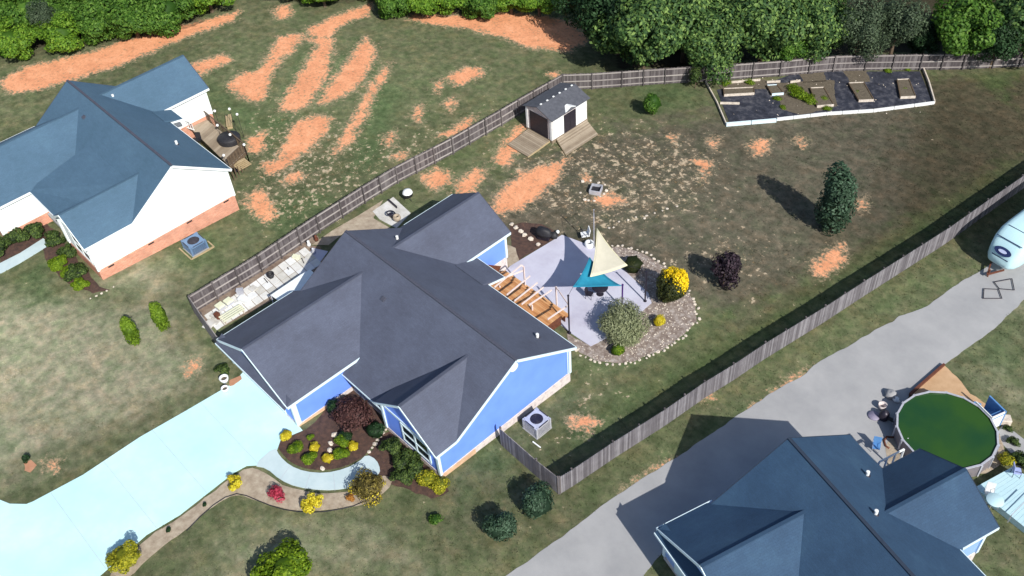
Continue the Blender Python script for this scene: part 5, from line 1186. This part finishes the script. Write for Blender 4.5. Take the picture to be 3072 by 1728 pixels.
# ------------------------------------------------------------------ air conditioners
def ac_unit(loc, rz, label, top, side, w_=1.0, h=1.0):
    t = thing('air_conditioner', loc, label, 'air conditioner', None, rz)
    MB().box((0, 0, .05), (w_ + .06, w_ + .06, .1)).obj('pad', M['gravel'], t)
    MB().box((0, 0, .1 + h / 2), (w_ - .06, w_ - .06, h - .04)).obj('coil', M['blackm'], t)
    for sx in (-1, 1):
        for sy in (-1, 1): MB().box((sx * (w_ / 2 - .06), sy * (w_ / 2 - .06), .1 + h / 2), (.13, .13, h)).obj('corner_post', side, t)
    for k in range(7): 
        for s_ in (-1, 1):
            MB().box((0, s_ * (w_ / 2 - .02), .2 + k * h / 7.3), (w_ - .24, .02, .05)).obj('louvre', side, t)
            MB().box((s_ * (w_ / 2 - .02), 0, .2 + k * h / 7.3), (.02, w_ - .24, .05)).obj('louvre', side, t)
    n = 20; mb = MB(); ring = [(.33 * w_ * math.cos(2 * math.pi * k / n), .33 * w_ * math.sin(2 * math.pi * k / n)) for k in range(n)]
    sq = []
    for x, y in ring:
        m_ = max(abs(x), abs(y)); sq.append((x / m_ * w_ / 2, y / m_ * w_ / 2))
    z = .1 + h
    mb.v += [(x, y, z) for x, y in ring] + [(x, y, z) for x, y in sq] + [(x, y, z - .12) for x, y in sq] + [(x, y, z - .15) for x, y in ring]
    for k in range(n):
        k2 = (k + 1) % n; mb.f += [(k, n + k, n + k2, k2), (n + k, 2 * n + k, 2 * n + k2, n + k2), (3 * n + k, k, k2, 3 * n + k2)]
    mb.obj('top_panel', top, t); MB().disc((0, 0, z - .14), .33 * w_, n).obj('fan_well', M['black'], t)
    MB().lathe((0, 0, z - .12), [(.1, 0), (.1, .08), (0, .1)], 10).obj('fan_motor', M['metal'], t)
    for k in range(4): MB().box((math.cos(k * 1.571) * .18 * w_, math.sin(k * 1.571) * .18 * w_, z - .1), (.26 * w_, .09, .015), k * 1.571).obj('fan_blade', M['metal'], t)
    for r_ in (.12, .22, .31): MB().tube([(r_ * w_ * math.cos(2 * math.pi * k / 16), r_ * w_ * math.sin(2 * math.pi * k / 16), z + .01) for k in range(17)], .006, 4, False).obj('guard_ring', M['blackm'], t)
    for s_ in (-1, 1):
        MB().box((0, s_ * (w_ / 2 - .03), z + .004), (w_ * .62, .07, .012)).obj('top_slot', M['blackm'], t); MB().box((s_ * (w_ / 2 - .03), 0, z + .004), (.07, w_ * .62, .012)).obj('top_slot', M['blackm'], t)
    return t
ac_unit((4.85, 2.45, gz(0, 2.45)), .0, 'grey air conditioner beside the blue side wall of the middle house', M['metal'], M['metal'], 1.35, .95)
setp(MB().beam(U(1598, 1325, .1), U(1622, 1343, .02), .08, .06).obj('loose_plank', M['white']), 'pale plank lying below the grey air conditioner', 'plank')
c_ = U(585, 735, .4)
ac_unit((c_.x, c_.y, gz(c_.x, c_.y)), .0, 'blue-topped air conditioner against the brick base of the white house', M['acblue'], M['acblue'], 1.5, .8)
t = thing('timber_edging', (c_.x, c_.y, gz(c_.x, c_.y)), 'light timber edging round the blue-topped air conditioner', 'edging')
for a, b in (((.95, -1.0), (.95, 1.1)), ((-1.0, -1.0), (.95, -1.0)), ((.0, 1.1), (.95, 1.1))): MB().beam((a[0], a[1], .06), (b[0], b[1], .06), .1, .12).obj('timber', M['ced'], t)

# ------------------------------------------------------------------ driveway corner: pots
for x, y, s, lb in ((676, 1146, 1.0, 'white ring-rimmed pot at the upper driveway corner by the garage'), (678, 1174, .8, 'smaller white pot on the driveway edge below the ring-rimmed pot')):
    t = thing('garden_pot', tuple(U(x, y, .04)), lb, 'pot', 'white pots at the garage corner'); MB().lathe((0, 0, 0), [(.0, .0), (.18 * s, 0), (.3 * s, .3 * s), (.34 * s, .5 * s), (.26 * s, .5 * s), (.2 * s, .35 * s)], 14).obj('bowl', M['white'], t, True)
    MB().disc((0, 0, .36 * s), .2 * s, 12).obj('soil_fill', M['soil'], t)
sheet('pot_bed', ragged(px2([(690,1140),(722,1128),(725,1138),(700,1158),(688,1160)]), .2, .04, 40), M['pinkrock'], .05, .03)

# ------------------------------------------------------------------ side strip furniture
cv = thing('white_canopy', tuple(U(870, 860)), 'flat white canopy beside the garage roof over the side paving', 'canopy')
q = [U(812, 885, 1.5), U(902, 824, 1.5), U(930, 808, 1.5), U(975, 850, 1.5), U(850, 912, 1.5)]
MB().prism([tuple(p) for p in q][::-1], .05).obj('top_sheet', M['trimw'], cv, local=False)
for p in (q[0], q[1], q[3], q[4]): MB().box((p.x, p.y, p.z - .75), (.07, .07, 1.5)).obj('leg', M['metal'], cv, local=False)
for x, y, lb in ((663, 926, 'square cream cushion seat nearest the fence end'), (688, 912, 'square cream cushion seat right beside the first one')):
    t = thing('cushion_seat', tuple(U(x, y, .03)), lb, 'seat', 'cream cushion seats on the side paving', .1)
    MB().box((0, 0, .36), (.62, .62, .16)).obj('cushion', M['cushion'], t, bevel=.05); MB().box((0, 0, .14), (.55, .55, .28)).obj('base', M['metal'], t)
bn = thing('slatted_bench', tuple(U(700, 950, .03)), 'low slatted wooden bench on the side paving by the cream cushions', 'bench', None, math.radians(90))
for k in range(4): MB().box((0, -.33 + k * .22, .4), (1.9, .13, .04)).obj('slat', M['cushion'], bn)
for sx in (-.8, .8): MB().box((sx, 0, .19), (.08, .7, .38)).obj('leg', M['stone'], bn)
sp_ = thing('paver_stack', tuple(U(640, 965, .03)), 'irregular pile of pale slabs at the fence end of the side strip', 'paving slabs')
for k in range(5): MB().box((random.uniform(-.5, .4), -.6 + k * .32, .08 + .06 * (k % 2)), (.7, .45, .08), random.uniform(-.5, .5)).obj('slab', M['slab'], sp_)
lathe_thing('black_pot', 'pot', 'round black pot on the pale side paving', 814, 832, [(0, .0), (.2, 0), (.3, .25), (.3, .42), (.22, .42), (.18, .3)], M['black'], 14, .03)
dk2 = M['blackm']
for k, (a, b) in enumerate((((792, 835), (803, 848)), ((862, 803), (866, 808)), ((905, 775), (912, 790)))):
    setp(MB().beam(U(*a, .08), U(*b, .08), .06, .1).obj('loose_tool', dk2), ['dark stick on the side paving next to the black pot', 'tiny dark peg on the side paving right of the black pot', 'dark peg near the grey mat of the side paving'][k], 'tool')
for x, y, w1, d1, h1, rz1, nm1, m1, lb in ((735, 905, .9, .5, .35, .4, 'storage_box', 'white', 'white storage box on the side paving right of the slatted bench'), (760, 868, .5, .5, .12, .2, 'stepping_slab', 'slab', 'loose pale slab lying on the side paving left of the black pot'),
        (722, 880, .5, .35, .4, .9, 'plastic_tub', 'metal', 'grey tub on the side paving above the white storage box'), (655, 955, .35, .35, .5, .2, 'small_planter', 'redwood', 'small dark planter in the corner of the short fence end'), (890, 775, .6, .3, .25, .5, 'cardboard_box', 'cushion', 'pale box on the side paving near the grey mat')):
    t = thing(nm1, tuple(U(x, y, .07)), lb, nm1.split('_')[-1], None, rz1); MB().box((0, 0, h1 / 2), (w1, d1, h1)).obj('body', M[m1], t, bevel=.02); MB().box((0, 0, h1 + .015), (w1 + .04, d1 + .04, .03)).obj('lid', M[m1], t)
ur = thing('smoker_grill', tuple(U(1226, 598, .02)), 'round white-topped smoker standing off the corner of the small concrete pad', 'grill')
MB().lathe((0, 0, .25), [(.2, 0), (.42, .2), (.45, .5)], 14).obj('bowl', M['black'], ur, True); MB().lathe((0, 0, .75), [(.45, 0), (.36, .2), (.15, .3), (0, .32)], 14).obj('lid', M['white'], ur, True)
for k in range(3): MB().tube([(.25 * math.cos(k * 2.1), .25 * math.sin(k * 2.1), .4), (.4 * math.cos(k * 2.1), .4 * math.sin(k * 2.1), 0)], .025, 6).obj('leg', M['blackm'], ur)
setp(MB().beam(U(1165, 600, .15), U(1190, 622, .15), .12, .2).obj('garden_tool', M['blackm']), 'dark bar lying on the small concrete pad', 'tool')
hs = thing('hose_reel', tuple(U(1175, 650, .06)), 'dark hose reel at the lower corner of the small concrete pad', 'hose reel')
MB().tube([(.4 * math.cos(k * .5), .32 * math.sin(k * .5), .25 + .02 * k) for k in range(14)], .06, 6).obj('hose', M['blackm'], hs, True); MB().box((0, 0, .15), (.4, .3, .3)).obj('stand', M['blackm'], hs)
lathe_thing('tan_pot', 'pot', 'tan urn below the dark hose reel', 1192, 662, [(0, 0), (.2, 0), (.36, .3), (.3, .55), (.2, .55), (.15, .4)], M['mulch_t'], 14, .02)
# clutter further along the side path
for k, (x, y, lb, mt_) in enumerate(((928, 738, 'small white figure by the fence side of the side paving', M['white']), (950, 722, 'reddish flowerpot by the fence near the side paving', M['redwood']), (942, 760, 'grey bucket on the side paving', M['metal']))):
    lathe_thing('garden_ornament', 'ornament', lb, x, y, [(0, 0), (.14, 0), (.18, .2), (.1, .42), (.12, .55), (0, .62)], mt_, 10, .03)
sheet('grey_mat', px2([(905, 790), (940, 745), (985, 755), (950, 800), (925, 812)]), M['patio'], .045, .012)

# ------------------------------------------------------------------ white house deck
wd_ = thing('rear_deck', tuple(U(640, 450)), 'brown timber deck behind the white house', 'deck')
dq = [U(572, 385, 1.5), U(612, 352, 1.5), U(738, 455, 1.5), U(690, 500, 1.5)]
nb_ = 22
for k in range(nb_):
    a, b, c, d_ = dq[0].lerp(dq[3], k / nb_), dq[1].lerp(dq[2], k / nb_), dq[1].lerp(dq[2], (k + .93) / nb_), dq[0].lerp(dq[3], (k + .93) / nb_)
    o = MB().prism([tuple(p) for p in (a, b, c, d_)][::-1], .05).obj('deck_board', M['greydeck'], wd_, local=False); rnd_attr(o.data, [random.random()] * len(o.data.polygons))
for i in (1, 2):
    a, b = dq[i], dq[(i + 1) % 4]
    MB().beam(a - Vector((0, 0, .15)), b - Vector((0, 0, .15)), .05, .3).obj('rim_joist', M['brownwood'], wd_, local=False)
    MB().beam(a + Vector((0, 0, .95)), b + Vector((0, 0, .95)), .1, .05).obj('handrail', M['brownwood'], wd_, local=False)
    n = 6
    for k in range(n + 1): p = a.lerp(b, k / n); MB().box((p.x, p.y, p.z - .3), (.09, .09, 2.5)).obj('post', M['brownwood'], wd_, local=False)
    for k in range(36): p = a.lerp(b, k / 36); MB().box((p.x, p.y, p.z + .5), (.03, .03, .85)).obj('baluster', M['brownwood'], wd_, local=False)
for k in range(5):
    o = MB().box(tuple(U(716, 486, 1.35 - k * .25) + Vector((.0, .0, 0)) + Vector((.25 * k, 0, 0))), (.3, 1.3, .05)).obj('stair_tread', M['ced'], wd_, local=False)
for x, y, h, lb in ((644, 333, 2.6, 'globe of the string lights nearest the white rear wing'), (688, 327, 2.6, 'globe of the string lights at the far left of the square loop'), (711, 343, 2.6, 'globe of the string lights at the far right of the square loop'),
                (652, 376, 2.6, 'globe at the upper deck corner of the white house'), (690, 404, 2.6, 'globe above the black covered tub'), (732, 434, 2.6, 'globe at the right corner of the rear deck'), (671, 466, 2.6, 'globe at the near side of the rear deck, below the black tub')):
    t = thing('string_light_globe', tuple(U(x, y, h)), lb, 'light', 'white globes strung round the rear deck'); MB().blob((0, 0, 0), .13, seg=10, amp=0).obj('globe', M['white'], t, True)
    MB().tube([(0, 0, -.1), (0, 0, -h + (1.5 if y > 360 else .0))], .02, 5).obj('stake', M['blackm'], t)
tub = thing('covered_tub', tuple(U(690, 425, 1.5)), 'black covered oval tub on the rear deck of the white house', 'tub', None, .9)
MB().lathe((0, 0, 0), [(1.0, 0), (1.05, .5), (.95, .62), (0, .68)], 24).obj('cover', M['black'], tub, True); tub.scale = (1.0, .9, 1)
o = chair('deck_chair', tuple(U(598, 430, 1.5)), .8, 'dark chair by the house wall on the rear deck', M['blackm'], M['black'])
bt = thing('wheeled_bin', tuple(U(708, 512, .02)), 'dark bin beside the rear corner of the white house', 'bin'); MB().box((0, 0, .5), (.6, .65, .95)).obj('body', M['blackm'], bt, bevel=.04); MB().box((0, -.03, 1.0), (.66, .72, .08)).obj('lid', M['black'], bt)
ps = thing('picnic_bench', tuple(U(690, 372, .02)), 'low timber bench on the ground behind the white house deck', 'bench', None, -.5)
for k in range(3): MB().box((0, -.2 + k * .2, .42), (2.0, .17, .05)).obj('plank', M['ced'], ps)
for sx in (-.8, .8): MB().box((sx, 0, .2), (.08, .5, .4)).obj('leg', M['ced'], ps)
pr = thing('porch_railing', tuple(U(560, 385, 1.5)), 'white porch railing at the rear step of the white house', 'railing', None, .3)
for k in range(7): MB().box((-.9 + k * .3, 0, .45), (.05, .05, .9)).obj('baluster', M['white'], pr)
for z in (.1, .92): MB().box((0, 0, z), (2.0, .07, .07)).obj('rail', M['white'], pr)

# ------------------------------------------------------------------ swimming pool
wmt, n_, l_, p_ = nt('pool_water'); p_.inputs['Roughness'].default_value = .08; p_.inputs['Specular IOR Level'].default_value = .5
g_ = n_.new('ShaderNodeTexCoord'); no_ = n_.new('ShaderNodeTexNoise'); no_.inputs['Scale'].default_value = .35; no_.inputs['Detail'].default_value = 4; l_.new(g_.outputs['Object'], no_.inputs[0])
r_ = ramp(n_, [(.35, (.014, .058, .018)), (.65, (.028, .08, .012))]); l_.new(no_.outputs['Fac'], r_.inputs[0]); l_.new(r_.outputs[0], p_.inputs['Base Color'])
n3 = n_.new('ShaderNodeTexNoise'); n3.inputs['Scale'].default_value = 1.6; l_.new(g_.outputs['Object'], n3.inputs[0]); b_ = n_.new('ShaderNodeBump'); b_.inputs['Strength'].default_value = .08; l_.new(n3.outputs['Fac'], b_.inputs['Height']); l_.new(b_.outputs[0], p_.inputs['Normal'])
pc = (24.15, 20.6); pz = gz(*pc); PRr = 3.12
pl = thing('swimming_pool', (pc[0], pc[1], pz), 'round above-ground pool with dark green water beside the dark-roofed house', 'pool')
NS = 18
for k in range(NS):
    a0, a1 = 2 * math.pi * k / NS, 2 * math.pi * (k + 1) / NS
    A0, A1 = (PRr * math.cos(a0), PRr * math.sin(a0)), (PRr * math.cos(a1), PRr * math.sin(a1))
    MB().beam((A0[0], A0[1], .6), (A1[0], A1[1], .6), .04, 1.15).obj('wall_panel', M['poolwall'], pl)
    i0 = .99; MB().beam((A0[0] * i0, A0[1] * i0, 1.2), (A1[0] * i0, A1[1] * i0, 1.2), .12, .05).obj('rim', M['metal'], pl)
    MB().box((A0[0] * 1.01, A0[1] * 1.01, .6), (.1, .14, 1.2), a0).obj('upright', M['metal'], pl)
wsf = MB().disc((0, 0, 1.12), PRr - .06, 36).obj('water', wmt, pl)
st = thing('pool_steps', tuple(U(2955, 1262, .02)), 'blue and white slatted pool steps standing at the right rim of the pool', 'pool steps', None, -.35)
MB().box((0, .55, .75), (1.5, .1, 1.5)).obj('side_panel', M['blue'], st); MB().box((0, -.55, .75), (1.5, .06, 1.5)).obj('side_panel', M['white'], st); MB().box((.7, 0, .75), (.06, 1.1, 1.5)).obj('end_panel', M['white'], st)
for k in range(4): MB().box((-.5 + k * .36, 0, .3 + k * .33), (.36, 1.06, .05)).obj('tread', M['blue'], st)
setp(MB().box(tuple(U(2925, 1228, .5)), (.5, .5, 1.0), .3).obj('pool_filter_box', M['blue'], bevel=.05), 'blue box against the pool rim left of the pool steps', 'box')
# edging timbers of the clay bed
eb = thing('timber_edging', tuple(U(2728, 1185)), 'dark timber edging between the gravel lane and the clay by the pool', 'edging')
MB().beam(U(2730, 1183, .12), U(2832, 1094, .12), .16, .24).obj('timber', M['redwood'], eb, local=False); MB().beam(U(2730, 1183, .12), U(2750, 1200, .12), .16, .24).obj('timber', M['redwood'], eb, local=False)
# pump, filter, hose and toys left of the pool
pp = thing('pool_pump', tuple(U(2650, 1255, .03)), 'dark pump and filter drum at the left side of the pool', 'pool pump')
MB().lathe((0, 0, 0), [(.3, 0), (.32, .5), (.2, .7), (.08, .75), (0, .8)], 14).obj('filter_drum', M['blackm'], pp, True); MB().tube([(.2, .0, .3), (.8, .1, .25), (1.1, -.1, .2)], .13, 8).obj('motor', M['black'], pp); MB().tube([(.5, .1, .3), (.9, .6, .35), (1.4, .8, .6)], .04, 6).obj('pipe', M['metal'], pp)
lathe_thing('plastic_disc', 'disc', 'grey disc leaning left of the pool pump', 2622, 1248, [(0, .12), (.38, .1), (.42, .04), (.4, 0)], pmat('mauve_plastic', (.2, .18, .26), (.26, .24, .33), 3, .5), 16, .04)
bk = thing('toy_bucket', tuple(U(2645, 1225, .03)), 'pale bucket above the pool pump on the gravel', 'bucket'); MB().lathe((0, 0, 0), [(.0, .02), (.22, 0), (.3, .42), (.26, .42), (.2, .1)], 12).obj('pail', M['stone_f'], bk, True)
bg_ = thing('tarp_bundle', tuple(U(2672, 1188, .03)), 'grey and white bundle lying on the gravel lane above the pool pump', 'bundle'); MB().blob((0, 0, .2), .45, (1, .8, .5), .5, 5, 10).obj('bundle', M['gravel'], bg_, True); MB().blob((.42, -.12, .15), .3, (1, .7, .5), .5, 9, 8).obj('white_sack', M['white'], bg_, True)
setp(MB().tube([tuple(U(x, y, .06)) for x, y in ((2690, 1300), (2680, 1312), (2660, 1310), (2652, 1322), (2657, 1338), (2668, 1345))], .07, 7).obj('drain_hose', M['redwood'], None, True), 'dark red hose curling on the gravel below the pool pump', 'hose')
ch = chair('folding_chair', tuple(U(2625, 1350, .03)), .5, 'pale blue folding chair beside the dark roof edge', M['metal'], M['blue'])
lathe_thing('white_post_cap', 'post', 'small white post by the porch roof left of the pool', 2714, 1342, [(.08, 0), (.08, .9), (.12, .95), (0, 1.0)], M['white'], 8, .02)
setp(MB().box(tuple(U(3010, 1260, .25)), (.9, .6, .5), .7).obj('garden_crate', M['stone'], bevel=.04), 'pale slatted crate right of the pool beside the white steps panel', 'crate')
for x, y, s, k, lb in ((3020, 1290, .6, 'td', 'small plant right of the pale crate'), (3035, 1330, .8, 'td', 'small plant beside the grey garden path')): plant('potted_plant', 'plant', lb, U(x, y), FM['hd'], (s * .7,) * 3, 0, None, (.2, .02))
plant('border_bush', 'bush', 'yellow-flecked bush at the right rim of the pool near the pale deck', U(3015, 1390), FM['hdl'], (.9, .9, .9), 0, None, (.3, .03))
plant('border_bush', 'bush', 'green bush between the grey garden path and the pale deck', U(3055, 1390), FM['hd'], (1.0, 1.0, .9), 0, None, (.3, .03))
pr2 = thing('porch_rail', tuple(U(2640, 1387)), 'low white rail by the gravel just left of the dark roofed rear wing', 'railing')
a_, b_2 = U(2638, 1386, 2.4), U(2712, 1348, 2.4)
MB().beam(a_, b_2, .08, .14).obj('rail', M['white'], pr2, local=False)
for k in range(4): p = a_.lerp(b_2, k / 3); MB().box((p.x, p.y, p.z - 1.2), (.1, .1, 2.4)).obj('post', M['white'], pr2, local=False)
# pale deck with table
pd = thing('painted_deck', tuple(U(3010, 1500)), 'pale cyan painted deck at the right edge below the pool', 'deck')
q = [U(2925, 1462, .55), U(3035, 1402, .55), U(3250, 1520, .55), U(3160, 1650, .55)]
nb_ = 20
for k in range(nb_):
    a, b, c, d_ = q[0].lerp(q[3], k / nb_), q[1].lerp(q[2], k / nb_), q[1].lerp(q[2], (k + .96) / nb_), q[0].lerp(q[3], (k + .96) / nb_)
    MB().prism([tuple(p) for p in (a, b, c, d_)][::-1], .06).obj('deck_board', M['cyanpad'], pd, local=False)
MB().prism([tuple(p - Vector((0, 0, .065))) for p in q][::-1], .45).obj('skirt', M['cyanpad'], pd, local=False)
tb = lathe_thing('glass_table', 'table', 'round glass table on the pale cyan deck', 2975, 1520, [(0, .72), (.5, .72), (.52, .74), (.5, .76), (0, .76)], M['cyanpad'], 20, .55, None, 'tabletop')
for k in range(4): MB().tube([(.35 * math.cos(k * 1.57), .35 * math.sin(k * 1.57), 0), (.3 * math.cos(k * 1.57), .3 * math.sin(k * 1.57), .72)], .02, 6).obj('leg', M['metal'], tb)
chair('deck_chair', tuple(U(2962, 1488, .55)), .4, 'pale chair above the round glass table on the cyan deck', M['metal'], M['white'])
chair('deck_chair', tuple(U(3045, 1425, .55)), 2.2, 'lilac cushioned chair at the upper right corner of the cyan deck', M['blackm'], pmat('lilac_cloth', (.3, .36, .6), (.36, .42, .68), 3, .8))
rl = thing('deck_railing', tuple(U(3040, 1500, .55)), 'thin dark railing crossing the pale cyan deck', 'railing')
MB().beam(U(3035, 1545, 1.3), U(3100, 1480, 1.3), .04, .05).obj('rail', M['metal'], rl, local=False); MB().beam(U(3035, 1545, .9), U(3100, 1480, .9), .03, .04).obj('rail', M['metal'], rl, local=False)
p = U(3035, 1545, 1.3); MB().box((p.x, p.y, p.z - .4), (.05, .05, .8)).obj('post', M['metal'], rl, local=False)

# ------------------------------------------------------------------ travel trailer
rv = thing('travel_trailer', (18.75, 39.1, gz(0, 39.4)), 'white travel trailer with a dark oval on its rounded nose at the right edge', 'trailer', None, math.radians(-6))
rv.scale = (1.1, 1.1, 1.05)
mb = MB(); secs = [(-.75, .62, .9, 1.5), (-.62, .85, .72, 1.9), (-.3, 1.08, .6, 2.45), (.15, 1.2, .55, 2.95), (.7, 1.25, .52, 3.25), (1.5, 1.26, .5, 3.35), (9.5, 1.26, .5, 3.35)]
N_ = 24
for (y, hw, zl, zh) in secs:
    cz, hz = (zl + zh) / 2, (zh - zl) / 2
    for k in range(N_):
        a = 2 * math.pi * k / N_; cx_, sx_ = math.cos(a), math.sin(a); e_ = .45
        mb.v.append((hw * math.copysign(abs(cx_) ** e_, cx_), y, cz + hz * math.copysign(abs(sx_) ** e_, sx_)))
for i in range(len(secs) - 1):
    for k in range(N_): k2 = (k + 1) % N_; mb.f.append((i * N_ + k, i * N_ + k2, (i + 1) * N_ + k2, (i + 1) * N_ + k))
mb.f.append(tuple(range(N_ - 1, -1, -1))); mb.f.append(tuple((len(secs) - 1) * N_ + k for k in range(N_)))
mb.obj('body', M['rv'], rv, True)
def ell(nm, c, rx, ry, tilt, mat, th=.03, par=rv):
    o = MB().lathe((0, 0, 0), [(0, 0), (1, 0), (1, 1), (0, 1)], 20).obj(nm, mat, par); o.scale = (rx, ry, th); o.location = c; o.rotation_euler = (tilt, 0, 0); return o
em = ell('nose_emblem', (0, -.58, 2.02), .62, .3, math.radians(55), M['rvblue'], .05); ell('emblem_centre', (0, -.62, 2.05), .3, .12, math.radians(55), pmat('emblem_light', (.45, .5, .7), (.55, .6, .8), 3, .4), .06)
MB().beam((-.95, -.12, 2.74), (.95, -.12, 2.74), .05, .04).obj('seam', M['rvblue'], rv); MB().beam((-.6, -.72, 1.55), (.6, -.72, 1.55), .05, .07).obj('lower_trim', M['rvblue'], rv)
MB().beam((-.8, .72, 3.27), (.8, .72, 3.27), .04, .03).obj('roof_seam', M['rvblue'], rv)
ell('skylight', (.25, 1.9, 3.34), .5, .35, 0, M['rvblue'], .08); MB().box((0, 4.6, 3.45), (.7, .9, .25)).obj('roof_air_conditioner', M['white'], rv, bevel=.05)
for s_ in (-1, 1):
    for yy in (5.4, 6.3):
        wv = MB().tube([(s_ * 1.08, yy, .36), (s_ * 1.24, yy, .36)], .36, 16).obj('wheel', M['black'], rv); MB().tube([(s_ * 1.1, yy, .36), (s_ * 1.26, yy, .36)], .18, 12).obj('rim', M['metal'], wv)
    MB().box((s_ * 1.25, 3.2, 2.1), (.03, 1.1, .6)).obj('side_window', M['glass'], rv)
MB().beam((-.5, -.5, .5), (0, -1.7, .45), .1, .12).obj('drawbar', M['redwood'], rv); MB().beam((.5, -.5, .5), (0, -1.7, .45), .1, .12).obj('drawbar', M['redwood'], rv)
MB().tube([(0, -1.5, .02), (0, -1.5, .8)], .05, 8).obj('jack', M['redwood'], rv)
# dark frames on the lane
for pts, lb in ((((2982, 846), (3036, 836), (3043, 870), (2998, 866)), 'dark open metal frame on the lane nearest the trailer'), (((2952, 866), (2996, 868), (3006, 895), (2950, 895)), 'dark open metal frame on the lane farther from the trailer')):
    t = thing('metal_frame', tuple(U(*pts[0])), lb, 'frame', 'two dark open frames lying on the gravel lane')
    P = [U(*p, .1) for p in pts]
    for i in range(4): MB().tube([P[i], P[(i + 1) % 4]], .035, 6).obj('bar', M['blackm'], t, local=False)

# ------------------------------------------------------------------ grass tufts (not countable)
NT = 90000
tx = RNG.uniform(-85, 40, NT * 2); ty = RNG.uniform(-30, 92, NT * 2)
# keep what the camera can see, thin out on clay, none on hard surfaces or under houses
v = np.stack([tx - CAMP[0], ty - CAMP[1], SL * ty - CAMP[2]], 1); zc = v @ FWD; sx = (v @ RIGHT) / zc * 2950 + 1536; sy = (v @ DOWN) / zc * 2950 + 864
k = (sx > -60) & (sx < 3130) & (sy > -60) & (sy < 1790)
for poly in HARD: 
    P_ = np.array(poly); bb = (tx > P_[:, 0].min()) & (tx < P_[:, 0].max()) & (ty > P_[:, 1].min()) & (ty < P_[:, 1].max()) & k
    ii = np.where(bb)[0]; k[ii[inside(tx[ii], ty[ii], poly)]] = False
tx, ty = tx[k], ty[k]; mk = masks(tx, ty); kk = (RNG.random(len(tx)) > np.clip((mk[0] - .25) * 2.2, 0, .97)); tx, ty = tx[kk][:NT], ty[kk][:NT]; n = len(tx)
tz_ = SL * ty; cl = np.array([mnoise.noise(Vector((a * .5, b * .5, 3))) for a, b in zip(tx, ty)])
hh = (.025 + .04 * RNG.random(n)) * (1 + .9 * np.clip(cl + .1, 0, 1)); V = np.zeros((n, 3, 3, 3))
for b in range(3):
    an = RNG.uniform(0, 6.28, n); w_ = .035; lean = RNG.uniform(.02, .09, n)
    cx, cy = tx + RNG.uniform(-.06, .06, n), ty + RNG.uniform(-.06, .06, n)
    V[:, b, 0] = np.stack([cx - np.sin(an) * w_, cy + np.cos(an) * w_, tz_ - .005], 1); V[:, b, 1] = np.stack([cx + np.sin(an) * w_, cy - np.cos(an) * w_, tz_ - .005], 1)
    V[:, b, 2] = np.stack([cx + np.cos(an) * lean, cy + np.sin(an) * lean, tz_ + hh], 1)
V = V.reshape(-1, 3); me = bpy.data.meshes.new('grass_tufts'); nf = len(V) // 3
me.vertices.add(len(V)); me.vertices.foreach_set('co', V.astype(np.float32).ravel()); me.loops.add(len(V)); me.loops.foreach_set('vertex_index', np.arange(len(V), dtype=np.int32))
me.polygons.add(nf); me.polygons.foreach_set('loop_start', np.arange(0, len(V), 3, dtype=np.int32)); me.polygons.foreach_set('loop_total', np.full(nf, 3, dtype=np.int32)); me.update()
at_ = me.attributes.new('dark_lawn_shade', 'FLOAT', 'POINT'); at_.data.foreach_set('value', np.repeat(mk[6][kk][:NT], 9).astype(np.float32))
for nm_, (a_, b_, c_) in (('mask', mk[:3]), ('mask2', mk[3:6])):
    ar = np.stack([np.repeat(q_[kk][:NT], 9) for q_ in (a_, b_, c_)] + [np.ones(len(V))], 1); at_ = me.attributes.new(nm_, 'FLOAT_COLOR', 'POINT'); at_.data.foreach_set('color', ar.astype(np.float32).ravel())
me.materials.append(M['ground']); o = bpy.data.objects.new('grass_tufts', me); COL.objects.link(o)
setp(o, 'patchy olive and brown lawn grass covering the yards', 'grass', kind='stuff')
